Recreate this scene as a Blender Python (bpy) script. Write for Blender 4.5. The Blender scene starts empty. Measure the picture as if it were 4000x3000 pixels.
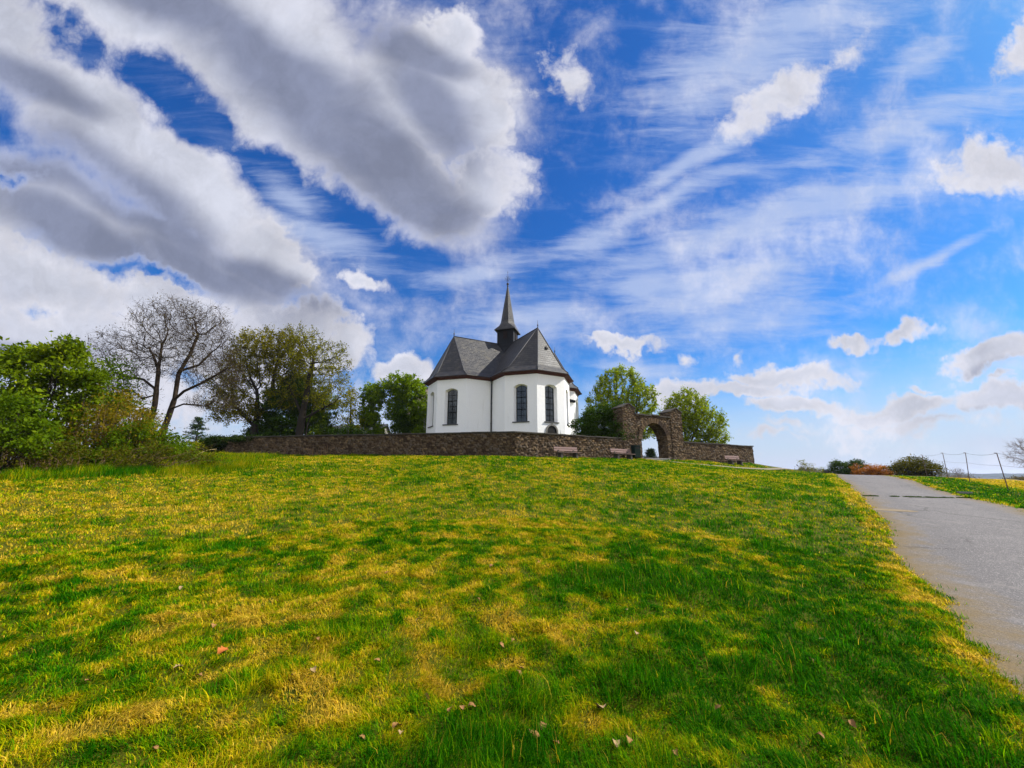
import bpy, bmesh, math
import numpy as np
from math import radians, sin, cos, pi
from mathutils import Vector, Matrix

# ------------------------------------------------------------------ camera, world, sun, exposure
SC = bpy.context.scene
COL = SC.collection
EYE = 1.6
PITCH = math.atan(360 / 1600)
cam = bpy.data.cameras.new("camera")
cam.sensor_width = 36.0
cam.lens = 14.4
cam.clip_start = 0.05
cam.clip_end = 20000
cam_o = bpy.data.objects.new("camera", cam)
COL.objects.link(cam_o)
cam_o.location = (0, 0, EYE)
cam_o.rotation_euler = (pi / 2 + PITCH, 0, 0)
SC.camera = cam_o

SUN_AZ = radians(10)      # from +X towards +Y
SUN_EL = radians(42)
SC.view_settings.view_transform = 'Standard'
SC.view_settings.look = 'None'
SC.view_settings.exposure = 0.62
SC.view_settings.gamma = 1.0
SC.cycles.max_bounces = 8
SC.cycles.transparent_max_bounces = 8

sun = bpy.data.lights.new("sun", 'SUN')
sun.energy = 5.0
sun.angle = radians(0.5)
sun.color = (1.0, 0.95, 0.86)
sun_o = bpy.data.objects.new("sun", sun)
COL.objects.link(sun_o)
sdir = Vector((cos(SUN_EL) * cos(SUN_AZ), cos(SUN_EL) * sin(SUN_AZ), sin(SUN_EL)))
sun_o.rotation_euler = (-sdir).to_track_quat('-Z', 'Y').to_euler()
sun_o.location = (60, 10, 60)


class NT:
    """small node-tree writer"""
    def __init__(s, tree):
        s.t = tree
        s.n = tree.nodes
        s.l = tree.links

    def new(s, typ, ins=None, **kw):
        nd = s.n.new(typ)
        for k, v in kw.items():
            setattr(nd, k, v)
        for k, v in (ins or {}).items():
            s.put(nd.inputs[k], v)
        return nd

    def put(s, sock, v):
        if isinstance(v, bpy.types.NodeSocket):
            s.l.new(v, sock)
        else:
            sock.default_value = v

    def math(s, op, a, b=None, c=None, clamp=False):
        nd = s.n.new('ShaderNodeMath')
        nd.operation = op
        nd.use_clamp = clamp
        for i, v in enumerate((a, b, c)):
            if v is not None:
                s.put(nd.inputs[i], v)
        return nd.outputs[0]

    def vmath(s, op, a, b=None, out=0):
        nd = s.n.new('ShaderNodeVectorMath')
        nd.operation = op
        s.put(nd.inputs[0], a)
        if b is not None:
            if op == 'SCALE':
                s.put(nd.inputs['Scale'], b)
            else:
                s.put(nd.inputs[1], b)
        return nd.outputs[out]

    def smooth(s, v, lo, hi, a=0.0, b=1.0):
        nd = s.n.new('ShaderNodeMapRange')
        nd.interpolation_type = 'SMOOTHSTEP'
        s.put(nd.inputs['Value'], v)
        nd.inputs['From Min'].default_value = lo
        nd.inputs['From Max'].default_value = hi
        nd.inputs['To Min'].default_value = a
        nd.inputs['To Max'].default_value = b
        return nd.outputs[0]

    def noise(s, vec, scale, detail=5, rough=0.55, dist=0.0, out=0, dim='3D'):
        nd = s.new('ShaderNodeTexNoise', {'Vector': vec, 'Scale': scale, 'Detail': detail, 'Roughness': rough,
                                          'Distortion': dist})
        nd.noise_dimensions = dim
        return nd.outputs[out]

    def mix(s, f, a, b, blend='MIX'):
        nd = s.n.new('ShaderNodeMix')
        nd.data_type = 'RGBA'
        nd.blend_type = blend
        s.put(nd.inputs[0], f)
        for i, v in ((6, a), (7, b)):
            if not isinstance(v, bpy.types.NodeSocket) and len(v) == 3:
                v = (*v, 1)
            s.put(nd.inputs[i], v)
        return nd.outputs[2]

    def ramp(s, f, stops):
        nd = s.n.new('ShaderNodeValToRGB')
        e = nd.color_ramp.elements
        while len(e) < len(stops):
            e.new(0.5)
        for i, (p, c) in enumerate(stops):
            e[i].position = p
            e[i].color = (*c, 1)
        s.put(nd.inputs[0], f)
        return nd.outputs[0]


def make_world():
    w = bpy.data.worlds.new("World")
    SC.world = w
    w.use_nodes = True
    t = NT(w.node_tree)
    t.n.clear()
    sky = t.new('ShaderNodeTexSky')
    sky.sky_type = 'NISHITA'
    sky.sun_disc = False
    sky.sun_elevation = SUN_EL
    sky.sun_rotation = pi / 2 - SUN_AZ
    sky.altitude = 300
    sky.air_density = 1.0
    sky.dust_density = 0.6
    sky.ozone_density = 1.6
    gen = t.new('ShaderNodeTexCoord').outputs['Generated']
    d = t.vmath('NORMALIZE', gen)
    # clouds live on the celestial sphere, charted by a tangent plane touching it in the north, 12.7 deg up
    cp, sp = cos(PITCH), sin(PITCH)
    dx = t.vmath('DOT_PRODUCT', d, (1, 0, 0), out=1)
    df = t.vmath('DOT_PRODUCT', d, (0, cp, sp), out=1)
    du = t.vmath('DOT_PRODUCT', d, (0, -sp, cp), out=1)
    dz = t.vmath('DOT_PRODUCT', d, (0, 0, 1), out=1)
    dfc = t.math('MAXIMUM', df, 0.2)
    cmb = t.new('ShaderNodeCombineXYZ', {0: t.math('DIVIDE', dx, dfc), 1: t.math('DIVIDE', du, dfc), 2: 0.0}).outputs[0]
    # domain warp: octaves of billows
    w1 = t.vmath('SUBTRACT', t.noise(cmb, 2.6, 2, 0.5, out=1, dim='2D'), (0.5, 0.5, 0.5))
    w2 = t.vmath('SUBTRACT', t.noise(cmb, 9.0, 3, 0.55, out=1, dim='2D'), (0.5, 0.5, 0.5))
    w3 = t.vmath('SUBTRACT', t.noise(cmb, 34.0, 4, 0.6, out=1, dim='2D'), (0.5, 0.5, 0.5))
    P = t.vmath('ADD', cmb, t.vmath('SCALE', w1, 0.15))
    P = t.vmath('ADD', P, t.vmath('SCALE', w2, 0.085))
    P = t.vmath('ADD', P, t.vmath('SCALE', w3, 0.030))
    Psoft = t.vmath('ADD', cmb, t.vmath('SCALE', w1, 0.10))

    def field(blobs, vec, grow=1.45, linear=True):
        acc = None
        for (X, Y, rx, ry, rot, *wt) in blobs:
            u = (X * 4000 / 2212 - 2000) / 1600
            v = (1500 - Y * 4000 / 2212) / 1600
            k = 4000 / 2212 / 1600 * grow
            m = t.n.new('ShaderNodeMapping')
            m.vector_type = 'TEXTURE'
            t.put(m.inputs['Vector'], vec)
            m.inputs['Location'].default_value = (u, v, 0)
            m.inputs['Rotation'].default_value = (0, 0, -radians(rot))
            m.inputs['Scale'].default_value = (rx * k, ry * k, 1)
            g = t.n.new('ShaderNodeTexGradient')
            g.gradient_type = 'SPHERICAL' if linear else 'QUADRATIC_SPHERE'
            t.put(g.inputs[0], m.outputs[0])
            o = g.outputs['Fac']
            if wt:
                o = t.math('MULTIPLY', o, wt[0])
            if acc is None:
                acc = o
            else:
                nd = t.n.new('ShaderNodeMath')
                nd.operation = 'SMOOTH_MAX'
                t.put(nd.inputs[0], acc)
                t.put(nd.inputs[1], o)
                nd.inputs[2].default_value = 0.12
                acc = nd.outputs[0]
        return acc

    cumulus = [
        # crisp leading edge of the big central cloud
        (930, 190, 190, 180, 10), (1025, 400, 112, 105, 30), (985, 55, 88, 85, 0), (975, 485, 95, 55, 0), (1048, 260, 58, 120, -10), (850, 350, 190, 120, 36),
        # left bank, leading end, and the low white bank
        (655, 605, 62, 52, 40), (590, 540, 120, 60, 38), (470, 420, 130, 60, 38),
        (60, 590, 230, 110, 22), (350, 690, 330, 95, 14), (640, 710, 150, 78, 20), (150, 760, 360, 100, 0),
        (740, 735, 70, 60, 20), (860, 790, 74, 40, 0), (250, 860, 430, 95, 0, 0.8), (560, 810, 230, 80, 0, 0.75), (450, 740, 260, 70, 8),
        # small puffs
        (802, 622, 60, 26, 8, 0.72), (1200, 165, 50, 84, -14, 0.62), (1140, 205, 34, 36, 0, 0.5),
        (1715, 195, 210, 70, -36, 0.66), (1800, 125, 110, 46, -52, 0.58), (2195, 90, 52, 130, 25, 0.68), (2165, 375, 150, 85, -22, 0.62),
        # low fair-weather row on the right
        (1850, 724, 72, 22, -12, 0.82), (1960, 706, 66, 29, -5, 0.82), (1335, 743, 110, 18, -4, 0.76), (1480, 838, 120, 34, -4, 0.93),
        (1700, 812, 150, 30, 2, 0.95), (1600, 842, 150, 23, 0, 0.9), (1700, 878, 135, 22, 2, 0.9), (2140, 780, 130, 38, -14, 0.9),
        (1950, 888, 165, 34, -3, 0.95), (2140, 884, 150, 38, -4, 0.95), (1985, 846, 76, 15, 0, 0.6), (2172, 836, 44, 13, 0, 0.6),
        (1700, 925, 110, 24, 0, 0.6), (1468, 760, 46, 24, 0, 0.55), (1595, 760, 34, 24, -30, 0.55), (1990, 935, 280, 30, 0, 0.62), (1650, 950, 160, 20, 0, 0.6),
    ]
    gauzy = [
        (560, 110, 430, 190, 28), (300, 30, 340, 110, 18), (50, 60, 230, 120, 20), (770, 320, 290, 140, 36), (900, 200, 230, 190, 20),
        (220, 240, 330, 120, 30), (430, 420, 290, 125, 38), (140, 470, 310, 85, 22), (430, 565, 280, 62, 25), (570, 560, 160, 80, 38), (930, 440, 160, 100, 20),
    ]
    gaps = [
        (130, 68, 85, 40, 38), (345, 185, 95, 48, 42), (530, 350, 200, 32, 36), (720, 480, 170, 40, 28), (320, 588, 90, 11, 10, 0.8), (10, 385, 60, 18, 20, 0.8), (640, 420, 90, 40, 40),
    ]
    shades = [
        (760, 300, 300, 85, 36), (560, 110, 260, 60, 30), (900, 440, 150, 60, 20), (950, 250, 150, 60, 50), (390, 30, 180, 50, 20), (880, 100, 130, 40, 20),
        (300, 450, 300, 65, 36), (100, 350, 200, 50, 25), (560, 600, 180, 30, 24),
        (170, 500, 240, 48, 24), (420, 575, 230, 40, 22), (60, 180, 140, 40, 25), (20, 330, 170, 50, 25),
        (2170, 800, 110, 14, -12, 0.5), (2100, 906, 130, 11, -3, 0.5), (30, 780, 160, 25, 0, 0.8),
    ]
    veil = [
        (1640, 110, 330, 140, -24), (1480, 360, 260, 26, -24), (1420, 440, 240, 30, -20), (1650, 490, 480, 60, -14),
        (2000, 270, 330, 55, -17), (1560, 620, 290, 85, -10), (1400, 600, 110, 60, -10), (2000, 575, 190, 17, -22),
        (1600, 690, 260, 50, -6), (1990, 120, 120, 50, -15), (1180, 690, 200, 60, -5), (1720, 60, 300, 80, -15),
        (1050, 590, 150, 35, -12), (700, 520, 170, 40, 20), (1380, 790, 130, 25, 5), (1850, 450, 380, 40, -14),
        (640, 440, 100, 40, 40), (1250, 520, 160, 40, -18),
    ]
    # cumulus
    cu = field(cumulus, P)
    vw = t.vmath('ADD', cmb, t.vmath('SCALE', w2, 0.05))
    vor = t.new('ShaderNodeTexVoronoi', {'Vector': vw, 'Scale': 7.5})
    vor.voronoi_dimensions = '2D'
    vor.feature = 'F1'
    vor.normalize = True
    vor.inputs['Detail'].default_value = 4.0
    vor.inputs['Roughness'].default_value = 0.62
    vor.inputs['Lacunarity'].default_value = 2.3
    bil = t.math('SUBTRACT', 0.64, vor.outputs['Distance'])
    big = t.noise(cmb, 4.5, 4, 0.55, 0.3, dim='2D')
    bil = t.math('ADD', t.math('MULTIPLY', bil, 0.75), t.math('MULTIPLY', big, 0.45))
    fine = t.noise(cmb, 17.0, 7, 0.68, dim='2D')
    cu_n = t.math('ADD', cu, t.math('MULTIPLY', t.math('SUBTRACT', bil, 0.5), 0.95))
    cu_n = t.math('ADD', cu_n, t.math('MULTIPLY', t.math('SUBTRACT', fine, 0.5), 0.34))
    gp = t.math('MULTIPLY', field(gaps, P, 2.0), t.smooth(bil, 0.25, 0.75, 0.95, 0.45))
    cu_n = t.math('SUBTRACT', cu_n, gp)
    ga = field(gauzy, Psoft, 1.35)
    ga_n = t.math('ADD', ga, t.math('MULTIPLY', t.math('SUBTRACT', bil, 0.5), 0.58))
    ga_n = t.math('ADD', ga_n, t.math('MULTIPLY', t.math('SUBTRACT', fine, 0.5), 0.22))
    ga_n = t.math('ADD', ga_n, t.math('MULTIPLY', t.math('SUBTRACT', big, 0.5), 0.35))
    ga_n = t.math('SUBTRACT', ga_n, gp)
    ga_a = t.smooth(ga_n, -0.10, 0.52, 0.0, 0.98)
    cu_a = t.math('MAXIMUM', t.smooth(cu_n, 0.14, 0.50), ga_a)
    cu_n = t.math('MAXIMUM', cu_n, t.math('ADD', ga_n, 0.12))
    # veil of cirrus, streaked along rising lines
    mp = t.n.new('ShaderNodeMapping')
    t.put(mp.inputs['Vector'], t.vmath('ADD', cmb, t.vmath('SCALE', w1, 0.05)))
    mp.inputs['Rotation'].default_value = (0, 0, radians(-19))
    mp.inputs['Scale'].default_value = (1.5, 9.0, 1)
    stre = t.noise(mp.outputs[0], 2.3, 9, 0.66, 0.35, dim='2D')
    mp2 = t.n.new('ShaderNodeMapping')
    t.put(mp2.inputs['Vector'], t.vmath('ADD', cmb, t.vmath('SCALE', w2, 0.02)))
    mp2.inputs['Rotation'].default_value = (0, 0, radians(-15))
    mp2.inputs['Scale'].default_value = (3.0, 24.0, 1)
    stre2 = t.noise(mp2.outputs[0], 2.0, 6, 0.62, 0.2, dim='2D')
    soft = t.noise(cmb, 3.0, 8, 0.62, dim='2D')
    ve = field(veil, Psoft, 1.6)
    ve_n = t.math('MULTIPLY', ve, 1.15)
    for nz, am in ((stre, 1.15), (stre2, 0.55), (soft, 0.75)):
        ve_n = t.math('ADD', ve_n, t.math('MULTIPLY', t.math('SUBTRACT', nz, 0.5), am))
    ve_a = t.math('MULTIPLY', t.smooth(ve_n, 0.24, 1.15), 0.68)
    # thin haze everywhere, and the pale band over the horizon
    faint = t.math('MULTIPLY', t.smooth(t.math('ADD', t.math('MULTIPLY', stre, 0.6), t.math('MULTIPLY', soft, 0.4)), 0.44, 0.74), 0.20)
    ve_a = t.math('MAXIMUM', ve_a, faint)
    hz_n = t.math('ADD', dz, t.math('MULTIPLY', t.math('SUBTRACT', t.noise(mp.outputs[0], 1.2, 6, 0.6, dim='2D'), 0.5), 0.10))
    hz = t.smooth(hz_n, 0.0, 0.265, 0.98, 0.0)
    # unseen sky behind the viewer: bright cumulus added to fill the shaded walls
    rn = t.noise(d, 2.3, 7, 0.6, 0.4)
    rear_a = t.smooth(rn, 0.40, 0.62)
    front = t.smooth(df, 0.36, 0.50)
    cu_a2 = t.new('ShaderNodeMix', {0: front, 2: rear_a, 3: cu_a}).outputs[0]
    # tones
    ms = t.n.new('ShaderNodeMapping')
    t.put(ms.inputs['Vector'], Psoft)
    ms.inputs['Rotation'].default_value = (0, 0, radians(33))
    ms.inputs['Scale'].default_value = (1.3, 3.2, 1)
    roll = t.noise(ms.outputs[0], 1.6, 5, 0.5, 0.2, dim='2D')
    sh = field(shades, Psoft, 1.75)
    sh_n = t.math('ADD', t.math('MULTIPLY', sh, 1.45), t.math('MULTIPLY', t.math('SUBTRACT', roll, 0.5), 0.95))
    sh_a = t.math('MULTIPLY', t.smooth(sh_n, 0.0, 1.05), front)
    edge = t.smooth(cu_n, 0.25, 0.80)
    sh_a = t.math('MULTIPLY', sh_a, t.smooth(cu_n, 0.18, 0.62))
    white = t.mix(front, CLOUD_BACK_FILL, CLOUD_WHITE)
    body = t.mix(t.math('MULTIPLY', edge, front), white, CLOUD_BODY)
    cloud = t.mix(sh_a, body, CLOUD_GREY)
    puff = t.smooth(t.math('ADD', t.math('MULTIPLY', t.noise(P, 5.0, 8, 0.66, dim='2D'), 0.6), t.math('MULTIPLY', bil, 0.4)), 0.3, 0.68, 0.80, 1.10)
    cloud = t.vmath('SCALE', cloud, puff)
    # blue: the Nishita sky, saturated like the phone's rendering of it
    blue = t.vmath('SCALE', sky.outputs[0], SKY_STRENGTH)
    hs = t.new('ShaderNodeHueSaturation', {'Hue': 0.512, 'Saturation': 1.38, 'Value': 1.0, 'Color': blue}).outputs[0]
    hs = t.vmath('MULTIPLY', hs, SKY_TINT)
    c = t.mix(ve_a, hs, VEIL)
    c = t.mix(hz, c, HAZE)
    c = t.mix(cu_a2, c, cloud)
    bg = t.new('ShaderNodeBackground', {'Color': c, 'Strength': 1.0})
    out = t.new('ShaderNodeOutputWorld')
    t.l.new(bg.outputs[0], out.inputs[0])
    w.cycles.sampling_method = 'MANUAL'
    w.cycles.sample_map_resolution = 512


SKY_STRENGTH = 0.1
SKY_TINT = (0.31, 0.76, 0.97)
CLOUD_WHITE = (0.535, 0.530, 0.580)
CLOUD_BACK_FILL = (0.95, 0.93, 0.93)  # brightness of the unseen rear clouds, raised as fill light for shaded walls
CLOUD_BODY = (0.425, 0.440, 0.510)
CLOUD_GREY = (0.170, 0.190, 0.270)
VEIL = (0.36, 0.42, 0.57)
HAZE = (0.40, 0.43, 0.54)
make_world()

RNG = np.random.default_rng(11)


# ------------------------------------------------------------------ object helpers
def tag(o, label=None, cat=None, group=None, kind=None):
    if label:
        o['label'] = label
    if cat:
        o['category'] = cat
    if group:
        o['group'] = group
    if kind:
        o['kind'] = kind
    return o


def empty(name, loc, rz=0.0, label=None, cat=None, group=None):
    o = bpy.data.objects.new(name, None)
    o.empty_display_size = 0.3
    o.location = loc
    o.rotation_euler = (0, 0, rz)
    COL.objects.link(o)
    return tag(o, label, cat, group)


def mesh_obj(name, V, F4=None, F3=None, mats=(), parent=None, attrs=None, smooth=False, uv=None, midx=None):
    V = np.asarray(V, np.float32).reshape(-1, 3)
    F4 = np.zeros((0, 4), np.int32) if F4 is None else np.asarray(F4, np.int32).reshape(-1, 4)
    F3 = np.zeros((0, 3), np.int32) if F3 is None else np.asarray(F3, np.int32).reshape(-1, 3)
    me = bpy.data.meshes.new(name)
    me.vertices.add(len(V))
    me.vertices.foreach_set('co', V.ravel())
    loops = np.concatenate([F4.ravel(), F3.ravel()])
    me.loops.add(len(loops))
    me.loops.foreach_set('vertex_index', loops)
    n = len(F4) + len(F3)
    me.polygons.add(n)
    start = np.concatenate([np.arange(len(F4)) * 4, len(F4) * 4 + np.arange(len(F3)) * 3]).astype(np.int32)
    me.polygons.foreach_set('loop_start', start)
    if smooth:
        me.polygons.foreach_set('use_smooth', np.ones(n, bool))
    if midx is not None:
        me.polygons.foreach_set('material_index', np.asarray(midx, np.int32))
    for k, a in (attrs or {}).items():
        a = np.asarray(a, np.float32)
        if a.ndim == 1:
            at = me.attributes.new(k, 'FLOAT', 'POINT')
            at.data.foreach_set('value', a)
        else:
            at = me.attributes.new(k, 'FLOAT_COLOR', 'POINT')
            if a.shape[1] == 3:
                a = np.concatenate([a, np.ones((len(a), 1), np.float32)], 1)
            at.data.foreach_set('color', a.ravel())
    if uv is not None:
        l = me.uv_layers.new(name='UVMap')
        l.data.foreach_set('uv', np.asarray(uv, np.float32)[loops].ravel())
    me.update(calc_edges=True)
    for m in mats:
        me.materials.append(m)
    o = bpy.data.objects.new(name, me)
    COL.objects.link(o)
    if parent:
        o.parent = parent
    return o


class MB:
    """collects shapes into one bmesh"""
    def __init__(s):
        s.bm = bmesh.new()
        s.uv = s.bm.loops.layers.uv.new('UVMap')

    def poly(s, pts, mi=0, uv=None, smooth=False):
        vs = [s.bm.verts.new(p) for p in pts]
        f = s.bm.faces.new(vs)
        f.material_index = mi
        f.smooth = smooth
        if uv:
            for l, c in zip(f.loops, uv):
                l[s.uv].uv = c
        return f

    def box(s, lo, hi, M=None, bevel=0.0, mi=0):
        r = bmesh.ops.create_cube(s.bm, size=1.0)
        vs = r['verts']
        sz = [h - l for l, h in zip(lo, hi)]
        c = [(h + l) / 2 for l, h in zip(lo, hi)]
        for v in vs:
            v.co = Vector((v.co.x * sz[0] + c[0], v.co.y * sz[1] + c[1], v.co.z * sz[2] + c[2]))
        fs = {f for v in vs for f in v.link_faces}
        for f in fs:
            f.material_index = mi
        if bevel:
            es = list({e for v in vs for e in v.link_edges})
            rb = bmesh.ops.bevel(s.bm, geom=es, offset=bevel, segments=2, affect='EDGES', profile=0.6)
            vs = list({v for f in rb['faces'] for v in f.verts} | {v for v in vs if v.is_valid})
        if M is not None:
            bmesh.ops.transform(s.bm, matrix=M, verts=vs)
        return s

    def tube(s, pts, radii, k=6, caps=True, smooth=True):
        pts = [Vector(p) for p in pts]
        rings = []
        for i, p in enumerate(pts):
            d = (pts[min(i + 1, len(pts) - 1)] - pts[max(i - 1, 0)]).normalized()
            a = d.orthogonal().normalized() if abs(d.z) > 0.98 else d.cross(Vector((0, 0, 1))).normalized()
            b = d.cross(a)
            r = radii[i] if hasattr(radii, '__len__') else radii
            rings.append([s.bm.verts.new(p + (a * cos(2 * pi * j / k) + b * sin(2 * pi * j / k)) * r) for j in range(k)])
        for A, B in zip(rings, rings[1:]):
            for j in range(k):
                f = s.bm.faces.new((A[j], A[(j + 1) % k], B[(j + 1) % k], B[j]))
                f.smooth = smooth
        if caps:
            s.bm.faces.new(rings[0][::-1])
            s.bm.faces.new(rings[-1])
        return s

    def sphere(s, c, r, seg=10):
        M = Matrix.Translation(c)
        rr = bmesh.ops.create_uvsphere(s.bm, u_segments=seg, v_segments=max(6, seg * 2 // 3), radius=r, matrix=M)
        for v in rr['verts']:
            for f in v.link_faces:
                f.smooth = True
        return s

    def build(s, name, mats, parent=None, normals=True):
        if normals:
            bmesh.ops.recalc_face_normals(s.bm, faces=s.bm.faces[:])
        me = bpy.data.meshes.new(name)
        s.bm.to_mesh(me)
        s.bm.free()
        for m in (mats if isinstance(mats, (list, tuple)) else [mats]):
            me.materials.append(m)
        o = bpy.data.objects.new(name, me)
        COL.objects.link(o)
        if parent:
            o.parent = parent
        return o


def hash2(i, j, seed=0):
    i = np.asarray(i, np.int64)
    j = np.asarray(j, np.int64)
    h = (i * 374761393 + j * 668265263 + seed * 974634777) & 0x7FFFFFFF
    h = ((h ^ (h >> 13)) * 1274126177) & 0x7FFFFFFF
    h = (h ^ (h >> 16)) & 0x7FFFFFFF
    h = (h * 668265263 + 12345) & 0x7FFFFFFF
    return ((h >> 8) & 0xFFFF) / 65535.0


def vnoise(x, y, seed=0):
    xi = np.floor(x)
    yi = np.floor(y)
    fx = x - xi
    fy = y - yi
    fx = fx * fx * (3 - 2 * fx)
    fy = fy * fy * (3 - 2 * fy)
    a = hash2(xi, yi, seed)
    b = hash2(xi + 1, yi, seed)
    c = hash2(xi, yi + 1, seed)
    d = hash2(xi + 1, yi + 1, seed)
    return (a * (1 - fx) + b * fx) * (1 - fy) + (c * (1 - fx) + d * fx) * fy


def fbm(x, y, seed=0, octv=4):
    s = 0
    a = 0.5
    for o in range(octv):
        s = s + a * vnoise(x * 2 ** o + 17.3 * o, y * 2 ** o - 9.1 * o, seed + o)
        a *= 0.5
    return s / (1 - 0.5 ** octv)


def sstep(x, a, b):
    t = np.clip((x - a) / (b - a), 0, 1)
    return t * t * (3 - 2 * t)


# ------------------------------------------------------------------ terrain
CTRL = np.array([
    (0, -6, 0), (0, 0, 0), (-6, -4, 0), (8, -5, -.1), (0, 3, 0.02), (-3.5, 3, 0.05), (3.5, 3, 0), (4.25, 3.85, 0), (5.7, 5.85, .03),
    (7.4, 8.15, .157), (10.2, 11.1, .50), (13.7, 16.8, .86), (20, 26, 1.32), (27, 36, 1.72), (31.5, 42, 1.86), (36, 48, 1.8),
    (16.2, 13.5, .6), (20.6, 19.6, .76), (29, 31.2, 1.5), (25, 21.4, .92), (29.2, 27, 1.22), (32.2, 31.6, 1.42), (37, 38, 1.62),
    (0, 8, .45), (0, 15, 1.22), (0, 22, 2.12), (0, 27.5, 2.8), (.2, 30, 2.95), (5, 31.8, 2.92), (12.5, 36.2, 3.0), (18, 38.9, 2.92), (25, 42.5, 2.82),
    (16, 36.3, 2.70), (20, 36.5, 2.22), (25, 39, 2.05), (8, 27, 2.35), (12, 22, 1.55), (8, 15, 1.0),
    (-14, 34.6, 3.2), (-29, 39.5, 3.5), (-8, 28, 2.75), (-8, 18, 1.5), (-8, 9, .55),
    (-17, 14, 1.38), (-19, 24, 2.4), (-23, 27, 2.5), (-12, 11, .8), (-28, 20, 1.7), (-36, 30, 2.6), (-42, 44, 3.2),
    (0, 48, 3.5), (-14, 46, 3.6), (12, 46, 3.35), (18, 52, 3.0), (-20, 56, 3.5), (0, 62, 3.3), (-40, 60, 3.0), (30, 56, 2.0),
    (40, 24, .7), (45, 40, 1.15), (60, 58, .9), (56, 36, .9), (70, 40, .6), (48, 60, 1.1), (60, 75, -.5), (0, 80, 1.0), (40, 80, -0.5), (-40, 80, 1.0),
    (-60, 40, 2.0), (-60, 10, .5), (-30, 0, .3), (30, 0, -.5), (60, 10, -.3), (0, -30, -1), (-60, -30, -1), (60, -30, -1.5), (80, 80, -2), (-80, 80, 0),
], float)


def tps_fit(c):
    n = len(c)
    d = np.hypot(c[:, None, 0] - c[None, :, 0], c[:, None, 1] - c[None, :, 1])
    K = np.where(d > 0, d * d * np.log(d + 1e-12), 0) + np.eye(n) * 0.4
    Pm = np.c_[np.ones(n), c[:, :2]]
    A = np.block([[K, Pm], [Pm.T, np.zeros((3, 3))]])
    return np.linalg.solve(A, np.r_[c[:, 2], 0, 0, 0])


TPSW = tps_fit(CTRL)


def hbase(x, y):
    x = np.asarray(x, float)
    y = np.asarray(y, float)
    sh = x.shape
    x = x.ravel()
    y = y.ravel()
    xc = np.clip(x, -80, 80)
    yc = np.clip(y, -30, 80)
    out = np.empty(len(x))
    for s in range(0, len(x), 40000):
        e = slice(s, s + 40000)
        d2 = (xc[e, None] - CTRL[None, :, 0]) ** 2 + (yc[e, None] - CTRL[None, :, 1]) ** 2
        K = 0.5 * d2 * np.log(d2 + 1e-12)
        out[e] = K @ TPSW[:-3] + TPSW[-3] + TPSW[-2] * xc[e] + TPSW[-1] * yc[e]
    ov = np.hypot(x - xc, y - yc)
    out = out - sstep(ov, 0, 300) * 14
    return out.reshape(sh)


# road centre line: direction (0.587, 0.809); v = signed distance across, u = along
RD = np.array((0.5869, 0.8096))
RN = np.array((0.8096, -0.5869))
R0 = np.array((4.25, 3.85))
ROAD_W = 4.0


def road_uv(x, y):
    px = x - R0[0]
    py = y - R0[1]
    return px * RD[0] + py * RD[1], px * RN[0] + py * RN[1]


def road_edges(u):
    """slightly wavering edges: left v, right v"""
    l = -0.30 * (1 - sstep(u, 1.5, 9)) + (fbm(u * 0.35, u * 0 + 3.1, 5) - 0.5) * 0.5 + (fbm(u * 2.1, u * 0 + 1.7, 6) - 0.5) * 0.22
    r = ROAD_W + (fbm(u * 0.4, u * 0 + 8.1, 7) - 0.5) * 0.5 + (fbm(u * 2.3, u * 0 + 4.7, 8) - 0.5) * 0.25
    return l, r


PATH_PTS = np.array([(12.3, 36.0), (13.2, 34.9), (15.5, 34.9), (18.5, 36.4), (22, 38.3), (26, 40.6), (30.5, 42.8)], float)


def path_dist(x, y):
    best = np.full(np.shape(x), 1e9)
    for a, b in zip(PATH_PTS[:-1], PATH_PTS[1:]):
        ab = b - a
        t = np.clip(((x - a[0]) * ab[0] + (y - a[1]) * ab[1]) / (ab @ ab), 0, 1)
        best = np.minimum(best, np.hypot(x - a[0] - t * ab[0], y - a[1] - t * ab[1]))
    return best


def ground(x, y):
    x = np.asarray(x, float)
    y = np.asarray(y, float)
    z = hbase(x, y)
    u, v = road_uv(x, y)
    el, er = road_edges(u)
    ends = sstep(u, -44, -42) * (1 - sstep(u, 78, 81))
    inroad = sstep(v, el + 0.02, el + 0.30) * (1 - sstep(v, er - 0.30, er - 0.02)) * ends
    calm = sstep(v, el - 0.7, el - 0.1) * (1 - sstep(v, er + 0.1, er + 0.7)) * ends
    inpath = 1 - sstep(path_dist(x, y), 0.4, 0.9)
    bump = (fbm(x * 0.6, y * 0.6, 21, 2) - 0.5) * 0.16 + (fbm(x * 2.6, y * 2.6, 22, 2) - 0.5) * 0.11 * (1 - sstep(np.hypot(x, y), 8, 13))
    flat = np.maximum(inroad, inpath)
    return z + bump * (1 - np.maximum(calm, inpath)) * (1 - sstep(np.hypot(x, y), 120, 200)) + 0.012 * calm * (1 - flat) - 0.05 * flat


# ------------------------------------------------------------------ materials
def mat(name):
    m = bpy.data.materials.new(name)
    m.use_nodes = True
    t = NT(m.node_tree)
    t.n.clear()
    out = t.new('ShaderNodeOutputMaterial')
    return m, t, out


def principled(t, out, **ins):
    p = t.new('ShaderNodeBsdfPrincipled')
    for k, v in ins.items():
        k = k.replace('_', ' ')
        if k == 'Specular':
            k = 'Specular IOR Level'
        t.put(p.inputs[k], (*v, 1) if isinstance(v, tuple) and len(v) == 3 else v)
    t.l.new(p.outputs[0], out.inputs[0])
    return p


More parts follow.
